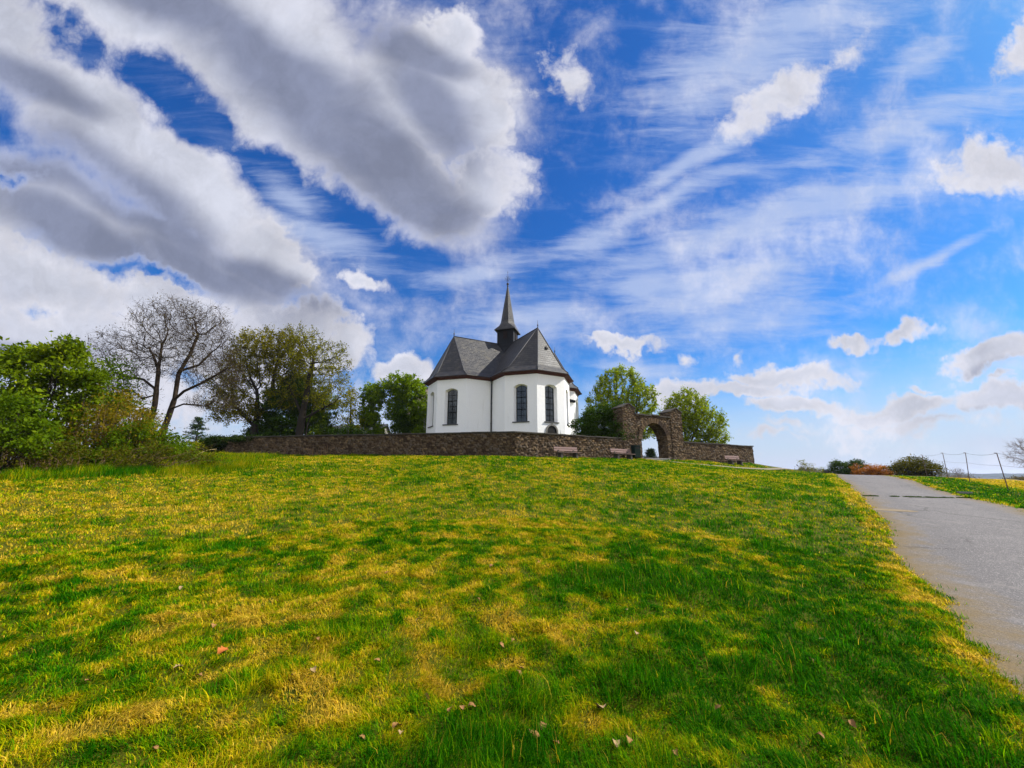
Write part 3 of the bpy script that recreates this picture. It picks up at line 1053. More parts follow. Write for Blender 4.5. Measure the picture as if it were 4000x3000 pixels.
# ------------------------------------------------------------------ arched gate
def make_gate():
    c = WP + WD * 13.95
    base = float(hbase(c[0], c[1]))
    root = empty('stone_gateway', (c[0], c[1], base), math.atan2(WD[1], WD[0]),
                 'tall rubble stone gateway with a round arch and two gabled pillars', 'gateway')
    D = 1.1
    z0 = -0.45
    H = 6.86 - base          # underside of the cap over the arch
    PH = 7.36 - base
    hw, sp = 1.53, 4.72 - base
    st = Stone()
    X0, X1 = GS0 - 13.95, GS1 - 13.95
    pl = (X0, 11.8 - 13.95)
    pr = (16.1 - 13.95, X1)

    def front(xa, xb, za, zb, y, sg, keep=None, seed=61, res=0.05):
        ns, nu = max(4, int((xb - xa) / res)), max(4, int((zb - za) / res))
        st.panel(lambda I, J: np.stack([xa + (xb - xa) * I, np.full(I.shape, y), za + (zb - za) * J], -1), ns, nu, seed,
                 lambda I, J: (xa + (xb - xa) * I + 20, za + (zb - za) * J + 5), 0.07, np.array((0, sg, 0)), keep, 0.36, 0.16)

    def side(x, ya, yb, za, zb, sg, seed=63):
        st.panel(lambda I, J: np.stack([np.full(I.shape, x), ya + (yb - ya) * I, za + (zb - za) * J], -1), max(4, int(abs(yb - ya) / 0.06)),
                 max(4, int((zb - za) / 0.06)), seed, lambda I, J: (ya + (yb - ya) * I + 40, za + (zb - za) * J + 5), 0.07, np.array((sg, 0, 0)), None, 0.36, 0.16)

    def outside(S, U):
        x = S - 20
        z = U - 5
        return ~((np.abs(x) < hw) & ((z < sp) | (np.hypot(x, z - sp) < hw)))
    for y, sg in ((0, -1), (D, 1)):
        front(pl[1], pr[0], z0, H, y, sg, outside)
        for xa, xb in (pl, pr):
            front(xa, xb, z0, PH, y - sg * -0.06 if False else y + 0.06 * sg, sg)
    for xa, xb in (pl, pr):
        side(xa, -0.06, D + 0.06, z0, PH, -1)
        side(xb, -0.06, D + 0.06, z0, PH, 1)
    # jambs and vault of the passage
    la = pi * hw
    tot = (sp - z0) * 2 + la

    def vault(I, J):
        t = I * tot
        x = np.where(t < sp - z0, -hw, np.where(t > sp - z0 + la, hw, -hw * np.cos((t - (sp - z0)) / hw)))
        z = np.where(t < sp - z0, z0 + t, np.where(t > sp - z0 + la, sp - (t - (sp - z0) - la), sp + hw * np.sin(np.clip((t - (sp - z0)) / hw, 0, pi))))
        return np.stack([x, J * D, z], -1)

    def vn(I, J):
        P = vault(I, J)
        n = np.stack([-P[..., 0], 0 * P[..., 0], np.where(P[..., 2] > sp, sp - P[..., 2], 0)], -1)
        return n / np.linalg.norm(n, axis=-1, keepdims=True)
    st.panel(vault, 170, 22, 67, lambda I, J: (J * D, I * tot), 0.05, vn)
    st.build('masonry', root)
    # voussoirs
    bm = MB()
    rng = np.random.default_rng(5)
    n = 23
    for y0, y1 in ((-0.075, 0.30), (D - 0.3, D + 0.075)):
        for k in range(n):
            a0, a1 = pi * (k + 0.06) / n, pi * (k + 0.94) / n
            ro = hw + 0.30 + rng.random() * 0.16
            ri = hw - 0.03 - rng.random() * 0.02
            yy = y0 - rng.random() * 0.03 if y0 < 0.2 else y0
            ps = [(-cos(a) * r, sp + sin(a) * r) for a, r in ((a0, ri), (a1, ri), (a1, ro), (a0, ro))]
            f = [(p[0], yy, p[1]) for p in ps]
            b = [(p[0], y1, p[1]) for p in ps]
            bm.poly(f)
            bm.poly(b[::-1])
            for q in range(4):
                bm.poly([f[q], b[q], b[(q + 1) % 4], f[(q + 1) % 4]])
    bmesh.ops.remove_doubles(bm.bm, verts=bm.bm.verts, dist=1e-5)
    v = bm.build('arch_stones', M['stone'], root)
    nv = len(v.data.vertices)
    at = v.data.attributes.new('tint', 'FLOAT', 'POINT')
    at.data.foreach_set('value', np.repeat(rng.random(nv // 8 + 1), 8)[:nv].astype(np.float32) * 0.6)
    v.data.attributes.new('joint', 'FLOAT', 'POINT')
    # cap over the arch, and a gabled cap on each pillar
    bm = MB()
    x = pl[1] + 0.02
    while x < pr[0] - 0.05:
        w = min(0.75 + rng.random() * 0.5, pr[0] - 0.02 - x)
        zc = H + 0.05 - 0.05 * (x - pl[1]) / 4.3 + rng.normal() * 0.018
        ov = 0.08 + 0.06 * rng.random()
        bm.box((x + 0.006, -ov, zc - 0.06), (x + w - 0.006, D + ov, zc + 0.05 + 0.04 * rng.random()), Matrix.Rotation(rng.normal() * 0.006, 4, 'Y'), 0.02)
        x += w
    bm.build('arch_coping', M['coping'], root)
    for xa, xb in (pl, pr):
        cx = (xa + xb) / 2
        h = 0.36
        g = Stone()
        hx = (xb - xa) / 2
        for y, sg in ((-0.06, -1), (D + 0.06, 1)):
            g.panel(lambda I, J, y=y: np.stack([cx + (I * 2 - 1) * hx * (1 - J), np.full(I.shape, y), PH + h * J], -1), 24, 6, 71,
                    lambda I, J: (I * 2, J * 0.4), 0.05, np.array((0, sg, 0)), None, 0.36, 0.16)
        gb = g.build('pillar_gable', root)
        bm = MB()
        for sg in (-1, 1):
            e = Vector((cx + sg * (hx + 0.07), 0, PH - 0.02))
            t = Vector((cx, 0, PH + h + 0.02))
            dn = (t - e).normalized()
            nn = Vector((-dn.z * -sg * -1, 0, 0))
            up = Vector((sg * abs(dn.z), 0, abs(dn.x)))
            q = []
            for yy in (-0.13, D + 0.13):
                q.append([e + Vector((0, yy, 0)), t + Vector((0, yy, 0)), t + Vector((0, yy, 0)) + up * 0.075, e + Vector((0, yy, 0)) + up * 0.075])
            bm.poly(q[0])
            bm.poly(q[1][::-1])
            for k in range(4):
                bm.poly([q[0][k], q[1][k], q[1][(k + 1) % 4], q[0][(k + 1) % 4]])
        bmesh.ops.remove_doubles(bm.bm, verts=bm.bm.verts, dist=1e-4)
        bm.build('pillar_cap', M['coping'], gb)
    bm = MB()
    bm.box((-hw + 0.03, -0.25, -0.1), (hw - 0.03, 0.3, 0.12), None, 0.02)
    bm.build('doorstep', M['greystone'], root)


make_gate()


# ------------------------------------------------------------------ chapel
CH_C = np.array((-0.55, 48.95))
CH_ROT = radians(-61.47)
CH_Z = 3.3
A_, L_, C_ = 4.05, 9.42, 2.38
APX = 7.1
EAVE, RIDGE = 11.98 - CH_Z, 17.55 - CH_Z


def arm_pts(a=A_, L=L_, c=C_):
    return [(a, -a), (L - c, -a), (L, -(a - c)), (L, a - c), (L - c, a)]


def rot2(p, k):
    x, y = p
    for _ in range(k % 4):
        x, y = -y, x
    return (x, y)


def outline():
    return [rot2(p, k) for k in range(4) for p in arm_pts()]


def offset_poly(pts, o):
    n = len(pts)
    out = []
    for i in range(n):
        p0, p1, p2 = (Vector(pts[i - 1]), Vector(pts[i]), Vector(pts[(i + 1) % n]))
        d1 = (p1 - p0).normalized()
        d2 = (p2 - p1).normalized()
        n1 = Vector((d1.y, -d1.x))
        n2 = Vector((d2.y, -d2.x))
        b = (n1 + n2) / (1 + n1.dot(n2))
        out.append(tuple(p1 + b * o))
    return out


def slope_face(mb, pts, mi=0):
    pts = [Vector(p) for p in pts]
    n = (pts[1] - pts[0]).cross(pts[2] - pts[0]).normalized()
    h = Vector((0, 0, 1)).cross(n)
    h = h.normalized() if h.length > 1e-4 else Vector((1, 0, 0))
    v = n.cross(h)
    mb.poly(pts, mi, [(p.dot(h), p.dot(v)) for p in pts])


def arch_curve(hw, sill, spring, rise, n=12):
    """closed outline of a segment-headed opening, from lower left, counter-clockwise"""
    R = (hw * hw + rise * rise) / (2 * rise)
    a = math.asin(min(1, hw / R))
    cz = spring + rise - R
    top = [(R * sin(a - 2 * a * i / n), cz + R * cos(a - 2 * a * i / n)) for i in range(n + 1)]
    return [(-hw, sill), (hw, sill)] + top


def make_chapel():
    root = empty('chapel', (CH_C[0], CH_C[1], CH_Z), CH_ROT,
                 'white cross-shaped chapel with steep slate roofs and a slender spire', 'chapel')
    ol = outline()
    n = len(ol)
    wall = MB()
    top = EAVE - 0.30
    z0 = -0.6
    sill, spring = 6.88 - CH_Z, 10.42 - CH_Z
    o_hw, g_hw, dep = 0.73, 0.54, 0.42
    rise = 0.27
    o_out = arch_curve(o_hw, sill, spring, rise)
    g_out = arch_curve(g_hw, sill + 0.05, spring - 0.02, rise * 0.75)
    windows = []
    for i in range(n):
        k, e = divmod(i, 5)
        p0, p1 = Vector(ol[i]), Vector(ol[(i + 1) % n])
        d = (p1 - p0).normalized()
        nr = Vector((d.y, -d.x))
        w = (p1 - p0).length
        f = lambda x, z, y=0.0, p0=p0, d=d, nr=nr, w=w: (p0.x + d.x * (x + w / 2) + nr.x * y, p0.y + d.y * (x + w / 2) + nr.y * y, z)
        if e in (1, 2, 3) and k in (0, 1, 3):
            hw = o_hw
            wall.poly([f(-w / 2, z0), f(-hw, z0), f(-hw, top), f(-w / 2, top)])
            wall.poly([f(hw, z0), f(w / 2, z0), f(w / 2, top), f(hw, top)])
            wall.poly([f(-hw, z0), f(hw, z0), f(hw, sill), f(-hw, sill)])
            tp = o_out[2:]
            for (xa, za), (xb, zb) in zip(tp, tp[1:]):
                wall.poly([f(xb, zb), f(xa, za), f(xa, top), f(xb, top)])
            m = len(o_out)
            for q in range(m):
                a, b = o_out[q], o_out[(q + 1) % m]
                c, g = g_out[(q + 1) % m], g_out[q]
                wall.poly([f(*a), f(*b), f(c[0], c[1], -dep), f(g[0], g[1], -dep)])
            windows.append((f, k, e))
        else:
            wall.poly([f(-w / 2, z0), f(w / 2, z0), f(w / 2, top), f(-w / 2, top)])
    bmesh.ops.remove_doubles(wall.bm, verts=wall.bm.verts, dist=1e-4)
    wall.build('wall', M['plaster'], root, normals=False)

    for f, k, e in windows:
        g = MB()
        g.poly([f(x, z, -dep + 0.01) for x, z in g_out])
        win = g.build('window', M['glass'], root, normals=False)
        b = MB()
        zt = spring + rise * 0.7

        def bar(x0, za, x1, zb, y0=-dep + 0.02, y1=-dep + 0.06):
            lo = [f(x0, za, y0), f(x1, za, y0), f(x1, za, y1), f(x0, za, y1)]
            hi = [f(x0, zb, y0), f(x1, zb, y0), f(x1, zb, y1), f(x0, zb, y1)]
            b.poly(lo)
            b.poly(hi)
            for q in range(4):
                b.poly([lo[q], lo[(q + 1) % 4], hi[(q + 1) % 4], hi[q]])
        bar(-0.022, sill + 0.05, 0.022, zt)
        for q in range(1, 6):
            zz = sill + 0.05 + (spring - sill) * q / 5.75
            t = 0.034 if q in (2, 4) else 0.018
            bar(-g_hw, zz - t, g_hw, zz + t, -dep + 0.02, -dep + 0.065)
        for sx in (-1, 1):
            xa = sx * g_hw
            bar(min(xa, xa - sx * 0.05), sill + 0.05, max(xa, xa - sx * 0.05), spring - 0.02, -dep + 0.02, -dep + 0.075)
            for q in (1, 2):
                xm = sx * g_hw * q * 0.33
                if q == 1:
                    bar(xm - 0.006, sill + 0.05, xm + 0.006, zt - 0.06, -dep + 0.02, -dep + 0.035)
        b.build('frame', M['frame'], win)
        s = MB()
        lo = [f(-o_hw - 0.14, sill - 0.10, 0.003), f(o_hw + 0.14, sill - 0.10, 0.003), f(o_hw + 0.14, sill - 0.10, 0.10), f(-o_hw - 0.14, sill - 0.10, 0.10)]
        hi = [f(-o_hw - 0.14, sill + 0.01, 0.003), f(o_hw + 0.14, sill + 0.01, 0.003), f(o_hw + 0.14, sill - 0.03, 0.10), f(-o_hw - 0.14, sill - 0.03, 0.10)]
        s.poly(lo)
        s.poly(hi)
        for q in range(4):
            s.poly([lo[q], lo[(q + 1) % 4], hi[(q + 1) % 4], hi[q]])
        s.poly([f(-g_hw - 0.15, sill + 0.012, 0.0), f(g_hw + 0.15, sill + 0.012, 0.0), f(g_hw, sill + 0.055, -dep + 0.02), f(-g_hw, sill + 0.055, -dep + 0.02)])
        s.build('sill', M['sill'], win)

    # doorway under the middle window of the front arm
    f = [w[0] for w in windows if w[1] == 0 and w[2] == 2][0]
    dsp, dhw = 5.93 - CH_Z, 0.56
    dr = MB()
    arc = [(-dhw, -0.3), (dhw, -0.3)] + [(dhw * cos(pi * q / 14), dsp + dhw * sin(pi * q / 14)) for q in range(15)]
    dr.poly([f(x, z, 0.012) for x, z in arc])
    door = dr.build('door', M['dark'], root, normals=False)
    sr = MB()
    prof = [(-1, -0.3)] + [(-cos(pi * q / 14), None, sin(pi * q / 14)) for q in range(15)] + [(1, -0.3)]

    def pp(a, r):
        return (a[0] * r, a[1]) if len(a) == 2 else (a[0] * r, dsp + a[2] * r)
    ri, ro = dhw, dhw + 0.17
    for a, b in zip(prof, prof[1:]):
        q = [pp(a, ri), pp(b, ri), pp(b, ro), pp(a, ro)]
        sr.poly([f(x, z, 0.07) for x, z in q])
        sr.poly([f(*q[0], 0.004), f(*q[1], 0.004), f(*q[1], 0.07), f(*q[0], 0.07)])
        sr.poly([f(*q[2], 0.004), f(*q[3], 0.004), f(*q[3], 0.07), f(*q[2], 0.07)])
    kz = dsp + dhw
    sr.poly([f(-0.06, kz - 0.02, 0.085), f(0.06, kz - 0.02, 0.085), f(0.09, kz + 0.25, 0.085), f(-0.09, kz + 0.25, 0.085)])
    sr.build('door_surround', M['greystone'], door)
    pq = MB()
    qx = 1.05
    pq.poly([f(qx, 2.25, 0.02), f(qx + 0.42, 2.25, 0.02), f(qx + 0.42, 2.85, 0.02), f(qx, 2.85, 0.02)])
    for a, b in (((qx, 2.25), (qx + 0.42, 2.25)), ((qx + 0.42, 2.25), (qx + 0.42, 2.85)), ((qx + 0.42, 2.85), (qx, 2.85)), ((qx, 2.85), (qx, 2.25))):
        pq.poly([f(*a, 0.002), f(*b, 0.002), f(*b, 0.02), f(*a, 0.02)])
    pq.build('plaque', M['plaster'], root)

    # cornice under the eaves
    co = MB()
    prof = [(0.0, top - 0.02), (0.10, top + 0.0), (0.12, top + 0.10), (0.34, top + 0.20), (0.44, top + 0.22), (0.45, EAVE - 0.015), (0.1, EAVE - 0.012)]
    loops = [[(p[0], p[1], z) for p in offset_poly(ol, o)] for o, z in prof]
    for A, B in zip(loops, loops[1:]):
        for i in range(n):
            co.poly([A[i], A[(i + 1) % n], B[(i + 1) % n], B[i]])
    co.build('cornice', M['cornice'], root, normals=False)

    # roofs of the four arms, steep, kicked out at the eaves
    rf = MB()
    ev = offset_poly(ol, 0.50)
    fk, fz = 0.20, 0.115
    zk = EAVE + (RIDGE - EAVE) * fz
    caps = MB()
    O3 = Vector((0, 0, RIDGE))
    for k in range(4):
        A3 = Vector((*rot2((APX, 0), k), RIDGE))
        vs = [ev[(5 * k + j) % n] for j in range(6)]
        tops = [O3, A3, A3, A3, A3, O3]
        v3 = [Vector((p[0], p[1], EAVE)) for p in vs]
        k3 = [Vector((v.x + (t.x - v.x) * fk, v.y + (t.y - v.y) * fk, zk)) for v, t in zip(v3, tops)]
        for j in range(5):
            slope_face(rf, [v3[j], v3[j + 1], k3[j + 1], k3[j]])
            # fascia
            e0, e1 = v3[j], v3[j + 1]
            slope_face(rf, [e0 - Vector((0, 0, 0.06)), e1 - Vector((0, 0, 0.06)), e1, e0])
            if tops[j] is tops[j + 1]:
                slope_face(rf, [k3[j], k3[j + 1], tops[j]])
            else:
                slope_face(rf, [k3[j], k3[j + 1], tops[j + 1], tops[j]])
        for j in (1, 2, 3, 4):
            caps.tube([v3[j] + Vector((0, 0, 0.02)), k3[j] + Vector((0, 0, 0.02)), A3], [0.05, 0.05, 0.05], 6)
        caps.tube([A3, O3], 0.07, 6)
    roof = rf.build('roof', M['slate'], root, normals=False)
    caps.build('ridge_cap', M['lead'], roof)
    for k in range(4):
        A3 = Vector((*rot2((APX, 0), k), RIDGE))
        fi = MB()
        fi.tube([A3 - Vector((0, 0, 0.1)), A3 + Vector((0, 0, 0.25)), A3 + Vector((0, 0, 0.9))], [0.06, 0.04, 0.015], 6)
        fi.sphere(A3 + Vector((0, 0, 0.32)), 0.09)
        fi.build('finial', M['iron'], roof)
    # little vent high on the end slope of the front arm
    pk = Vector((L_ - 1.9, 0.55, EAVE + 3.4))
    # plane of the end slope: from kick at x=L+0.5-... to the apex
    xk = (L_ + 0.5) + (APX - L_ - 0.5) * fk
    sl = (RIDGE - zk) / (APX - xk)
    vx = 8.35
    vz = zk + (vx - xk) * sl
    ve = MB()
    a_, b_, c_ = Vector((vx, 0.12, vz)), Vector((vx, 0.42, vz)), Vector((vx - 0.12, 0.24, vz + 0.38))
    o_ = Vector((0.16, 0, 0.02))
    ve.poly([a_ + o_, b_ + o_, c_ + o_ * 0.4])
    ve.poly([a_, a_ + o_, c_ + o_ * 0.4, c_])
    ve.poly([b_, c_, c_ + o_ * 0.4, b_ + o_])
    ve.poly([a_, b_, b_ + o_, a_ + o_])
    ve.build('roof_vent', M['dark'], roof)

    # ridge turret, square and set diagonally, with an eight-sided spire
    hw = 1.04
    tz0, tz1 = 17.45 - CH_Z, 19.32 - CH_Z
    R45 = Matrix.Rotation(pi / 4, 4, 'Z')
    sq = lambda h, z: [R45 @ Vector((sx * h, sy * h, z)) for sx, sy in ((-1, -1), (1, -1), (1, 1), (-1, 1))]
    tm = MB()
    lv = [sq(1.75, 15.3 - CH_Z), sq(1.22, 16.9 - CH_Z), sq(hw + 0.07, tz0 - 0.02), sq(hw + 0.07, tz0 + 0.06), sq(hw, tz0 + 0.07), sq(hw, tz1 + 0.05)]
    for A, B in zip(lv, lv[1:]):
        for i in range(4):
            slope_face(tm, [A[i], A[(i + 1) % 4], B[(i + 1) % 4], B[i]])
    tur = tm.build('turret', M['slatedark'], root)
    for i in range(4):
        Rz = Matrix.Rotation(pi / 4 + i * pi / 2, 4, 'Z')
        lb = MB()
        lb.box((hw + 0.002, -0.24, tz0 + 0.68), (hw + 0.03, 0.24, tz0 + 1.62), Rz)
        for q in range(6):
            lb.box((hw + 0.03, -0.22, tz0 + 0.74 + q * 0.145), (hw + 0.06, 0.22, tz0 + 0.83 + q * 0.145), Rz)
        lb.build('louvre', M['louvre'], tur)
    spm = MB()
    eo = sq(hw + 0.30, tz1)
    eb = sq(hw + 0.30, tz1 - 0.06)
    zi = tz1 + 0.05
    ap = 0.80
    oct_ = lambda r, z: [Matrix.Rotation(pi / 4, 4, 'Z') @ Vector((r / cos(pi / 8) * cos(pi / 8 + q * pi / 4), r / cos(pi / 8) * sin(pi / 8 + q * pi / 4), z)) for q in range(8)]
    zo = 20.55 - CH_Z
    o8 = oct_(ap, zo)
    o7 = oct_(ap + 0.18, zo - 0.42)
    ti = 25.75 - CH_Z
    o9 = oct_(0.045, ti)
    # corner i of the square lies at 45+90*i-180 deg in the turned frame: match octagon verts
    for i in range(4):
        ca = eo[i]
        cb = eo[(i + 1) % 4]
        ang = lambda p: math.atan2(p.y, p.x)
        # octagon edge facing the side between corner i and i+1
        mid = (ca + cb) / 2
        near = sorted(range(8), key=lambda q: (Vector((o7[q].x, o7[q].y, 0)) - Vector((mid.x, mid.y, 0))).length)[:2]
        near.sort(key=lambda q: (Vector((o7[q].x, o7[q].y, 0)) - Vector((ca.x, ca.y, 0))).length)
        slope_face(spm, [ca, cb, o7[near[1]], o7[near[0]]])
        nb = sorted(range(8), key=lambda q: (Vector((o7[q].x, o7[q].y, 0)) - Vector((cb.x, cb.y, 0))).length)[:2]
        other = [q for q in nb if q != near[1]][0]
        slope_face(spm, [cb, o7[other], o7[near[1]]])
        slope_face(spm, [eb[i], eb[(i + 1) % 4], cb, ca])
    slope_face(spm, eb[::-1])
    for A, B in ((o7, o8), (o8, o9)):
        for q in range(8):
            slope_face(spm, [A[q], A[(q + 1) % 8], B[(q + 1) % 8], B[q]])
    spm.build('spire', M['slate'], tur)
    bl = MB()
    bl.sphere((0, 0, ti + 0.14), 0.17, 14)
    bl.tube([(0, 0, ti - 0.25), (0, 0, ti + 0.05)], [0.10, 0.07], 8)
    bl.build('ball', M['lead'], tur)
    cr = MB()
    Rv = Matrix.Rotation(-CH_ROT - 0.1, 4, 'Z')
    cz = ti + 0.86
    cr.tube([(0, 0, ti + 0.28), (0, 0, 27.75 - CH_Z)], [0.028, 0.016], 6)
    for q in range(8):
        a = pi / 8 + q * pi / 4
        e = Rv @ Vector((cos(a) * 0.40, 0, sin(a) * 0.40))
        cr.tube([(0, 0, cz), (e.x, e.y, cz + e.z)], 0.014, 5)
        cr.sphere((e.x, e.y, cz + e.z), 0.04, 8)
    for q in range(24):
        a, b = 2 * pi * q / 24, 2 * pi * (q + 1) / 24
        e, g = Rv @ Vector((cos(a) * 0.25, 0, sin(a) * 0.25)), Rv @ Vector((cos(b) * 0.25, 0, sin(b) * 0.25))
        cr.tube([(e.x, e.y, cz + e.z), (g.x, g.y, cz + g.z)], 0.012, 4, False)
    cr.sphere((0, 0, 27.55 - CH_Z), 0.05, 8)
    cr.build('star_cross', M['iron'], tur)

    # downpipe in the corner between the two near arms
    dp = MB()
    c = (A_ + 0.10, -A_ - 0.10)
    dp.tube([(c[0] + 0.25, c[1] - 0.25, EAVE - 0.12), (c[0] + 0.02, c[1] - 0.02, EAVE - 0.5), (c[0], c[1], EAVE - 0.6), (c[0], c[1], 0.0)], 0.065, 8)
    for z in (1.5, 3.7, 5.9):
        dp.tube([(c[0], c[1], z), (c[0], c[1], z + 0.06)], 0.085, 8)
    dp.build('downpipe', M['iron'], root)
    # stair annexe in the far inner corner
    an = MB()
    an.box((3.9, 3.9, -0.5), (5.05, 6.1, 6.72))
    anx = an.build('stair_annexe', M['plaster'], root)
    ar = MB()
    ar.box((3.9, 3.9, 6.72), (5.25, 6.3, 6.92), None, 0.05)
    q = [(3.9, 3.9, 6.93), (5.35, 3.9, 6.93), (5.35, 6.4, 6.93), (3.9, 6.4, 6.93)]
    for i in range(4):
        slope_face(ar, [q[i], q[(i + 1) % 4], (4.0, 4.0, 7.7)])
    ar.build('annexe_roof', M['slatedark'], anx)


make_chapel()

# ------------------------------------------------------------------ benches, bin, fence, stick
def make_bench(label):
    root = empty('park_bench', (0, 0, 0), 0, label, 'bench', 'benches before the enclosure wall')
    W = 1.06
    for sx in (-1, 1):
        b = MB()
        b.box((sx * 0.68 - 0.09, -0.24, -0.12), (sx * 0.68 + 0.09, 0.24, 0.40), None, 0.015)
        b.box((sx * 0.68 - 0.06, 0.20, 0.36), (sx * 0.68 + 0.06, 0.29, 0.62), Matrix.Translation((0, 0, 0)), 0.01)
        b.build('leg', M['concrete'], root)
    b = MB()
    for k in range(3):
        y = -0.30 + k * 0.165
        b.box((-W, y, 0.403), (W, y + 0.145, 0.448), None, 0.010)
    b.build('seat', M['plank'], root)
    b = MB()
    T = Matrix.Translation((0, 0.24, 0.50)) @ Matrix.Rotation(radians(-14), 4, 'X')
    for k in range(2):
        z = 0.04 + k * 0.175
        b.box((-W, -0.025, z), (W, 0.018, z + 0.145), T, 0.010)
    b.build('backrest', M['plank'], root)
    return root


def copy_tree(o, parent=None):
    c = o.copy()
    COL.objects.link(c)
    if parent:
        c.parent = parent
    for ch in list(o.children):
        copy_tree(ch, c)
    return c


def place_benches():
    items = [(4.05, 0.85, 'faded pink plank bench on its own before the wall, nearest the corner', 0.0),
             (9.45, 0.85, 'pink plank bench with the dark green bin at its right end', 0.015),
             (23.6, 0.75, 'pink plank bench before the low wall right of the arched gate', -0.01)]
    first = None
    for s, off, lab, tilt in items:
        o = first if False else (make_bench(lab) if first is None else copy_tree(first))
        first = first or o
        p = WP + WD * s + NR * off
        g = float(np.mean(ground(np.array([p[0]]), np.array([p[1]]))))
        o.location = (p[0], p[1], g)
        o.rotation_euler = (0, tilt, math.atan2(WD[1], WD[0]))
        o['label'] = lab
        # level ends on sloping turf
    # litter bin
    p = WP + WD * 10.95 + NR * 0.75
    g = float(ground(np.array([p[0]]), np.array([p[1]]))[0])
    root = empty('litter_bin', (p[0], p[1], g), math.atan2(WD[1], WD[0]) - 0.12, 'dark green metal litter bin beside the left gate pillar', 'bin')
    b = MB()
    b.box((-0.30, -0.24, 0.16), (0.30, 0.24, 1.10), None, 0.03)
    body = b.build('bin_body', M['bin'], root)
    b = MB()
    b.box((-0.33, -0.27, 1.10), (0.33, 0.27, 1.16), None, 0.02)
    b.build('lid', M['bin'], root)
    b = MB()
    b.box((-0.2, -0.252, 0.86), (0.2, -0.242, 1.0))
    b.build('slot', M['dark'], root)
    b = MB()
    b.tube([(0, 0.1, -0.3), (0, 0.1, 0.2)], 0.05, 8)
    b.build('post', M['iron'], root)


place_benches()


def make_fence():
    p0 = np.array((24.9, 21.2))
    root = empty('wire_fence', (p0[0], p0[1], float(hbase(*p0))), 0, 'thin wire fence on tall rusty leaning posts along the road verge', 'fence')
    off = Vector(root.location)
    rng = np.random.default_rng(3)
    steps = [0.0, 7.05, 12.6, 20.6, 27, 33.5, 40, 46.5, 53]
    d = np.array((0.60, 0.80))
    tops = []
    b = MB()
    for i in range(-2, 9):
        s = steps[i] if i >= 0 else i * 6.6
        p = p0 + d * s
        g = float(ground(np.array([p[0]]), np.array([p[1]]))[0])
        lx, ly = rng.normal() * 0.07, rng.normal() * 0.06
        hh = 1.92 + rng.normal() * 0.05
        a = Vector((p[0], p[1], g - 0.3)) - off
        t = Vector((p[0] + lx, p[1] + ly, g + hh)) - off
        m = MB()
        m.tube([a, t], [0.024, 0.021], 6)
        m.tube([t - Vector((0.13, 0, -0.01)), t + Vector((0.02, 0, 0.01))], 0.018, 5)
        m.build('post', M['rust'], root)
        tops.append((a, t))
    for fr, sag, r in ((1.0, 0.12, 0.008), (0.72, 0.05, 0.006), (0.45, 0.06, 0.006)):
        b = MB()
        pts = []
        for (a0, t0), (a1, t1) in zip(tops, tops[1:]):
            q0, q1 = a0.lerp(t0, fr), a1.lerp(t1, fr)
            for k in range(8):
                u = k / 8
                pts.append(q0.lerp(q1, u) - Vector((0, 0, sag * 4 * u * (1 - u))))
        pts.append(q1)
        b.tube(pts, r, 4, False)
        b.build('wire', M['wire'], root)


make_fence()


def gz(x, y):
    return float(ground(np.array([float(x)]), np.array([float(y)]))[0])


def small_things():
    b = MB()
    base = Vector((-18.75, 24.0, gz(-18.75, 24.0)))
    pts = [(0, 0, -.1), (0.18, 0.2, 0.26), (0.38, 0.4, 0.52), (0.62, 0.65, 0.72), (0.95, 0.95, 0.80)]
    b.tube(pts, [0.022, 0.022, 0.02, 0.017, 0.010], 6)
    o = b.build('bent_stick', M['deadwood'])
    o.location = base
    tag(o, 'pale bent dead stick arching out of the grass at the wall end', 'stick')
    p = R0 + 23.0 * RD + 4.35 * RN
    b = MB()
    b.box((-0.35, -0.22, -0.05), (0.35, 0.22, 0.05), None, 0.015)
    o = b.build('stone_slab', M['greystone'])
    o.location = (p[0], p[1], gz(*p) + 0.04)
    o.rotation_euler = (0.03, 0.02, 0.9)
    tag(o, 'flat grey stone slab lying at the far road edge', 'stone')


small_things()


# ------------------------------------------------------------------ plants
def tubes_np(p0, p1, r0, r1, k):
    d = p1 - p0
    d = d / np.maximum(np.linalg.norm(d, axis=1, keepdims=True), 1e-9)
    ref = np.where(np.abs(d[:, 2:3]) > 0.9, np.array([[1.0, 0, 0]]), np.array([[0, 0, 1.0]]))
    a = np.cross(d, ref)
    a /= np.linalg.norm(a, axis=1, keepdims=True)
    b = np.cross(d, a)
    th = np.arange(k) * 2 * pi / k
    ring = a[:, None, :] * np.cos(th)[None, :, None] + b[:, None, :] * np.sin(th)[None, :, None]
    V0 = p0[:, None, :] + ring * r0[:, None, None]
    V1 = p1[:, None, :] + ring * r1[:, None, None]
    V = np.concatenate([V0, V1], 1).reshape(-1, 3)
    base = np.arange(len(p0))[:, None] * 2 * k
    j = np.arange(k)
    jn = (j + 1) % k
    F = np.stack([base + j, base + jn, base + k + jn, base + k + j], -1).reshape(-1, 4)
    return V, F


def join(parts):
    Vs, Fs, n = [], [], 0
    for V, F in parts:
        if len(V):
            Vs.append(V)
            Fs.append(F + n)
            n += len(V)
    return np.concatenate(Vs), np.concatenate(Fs)


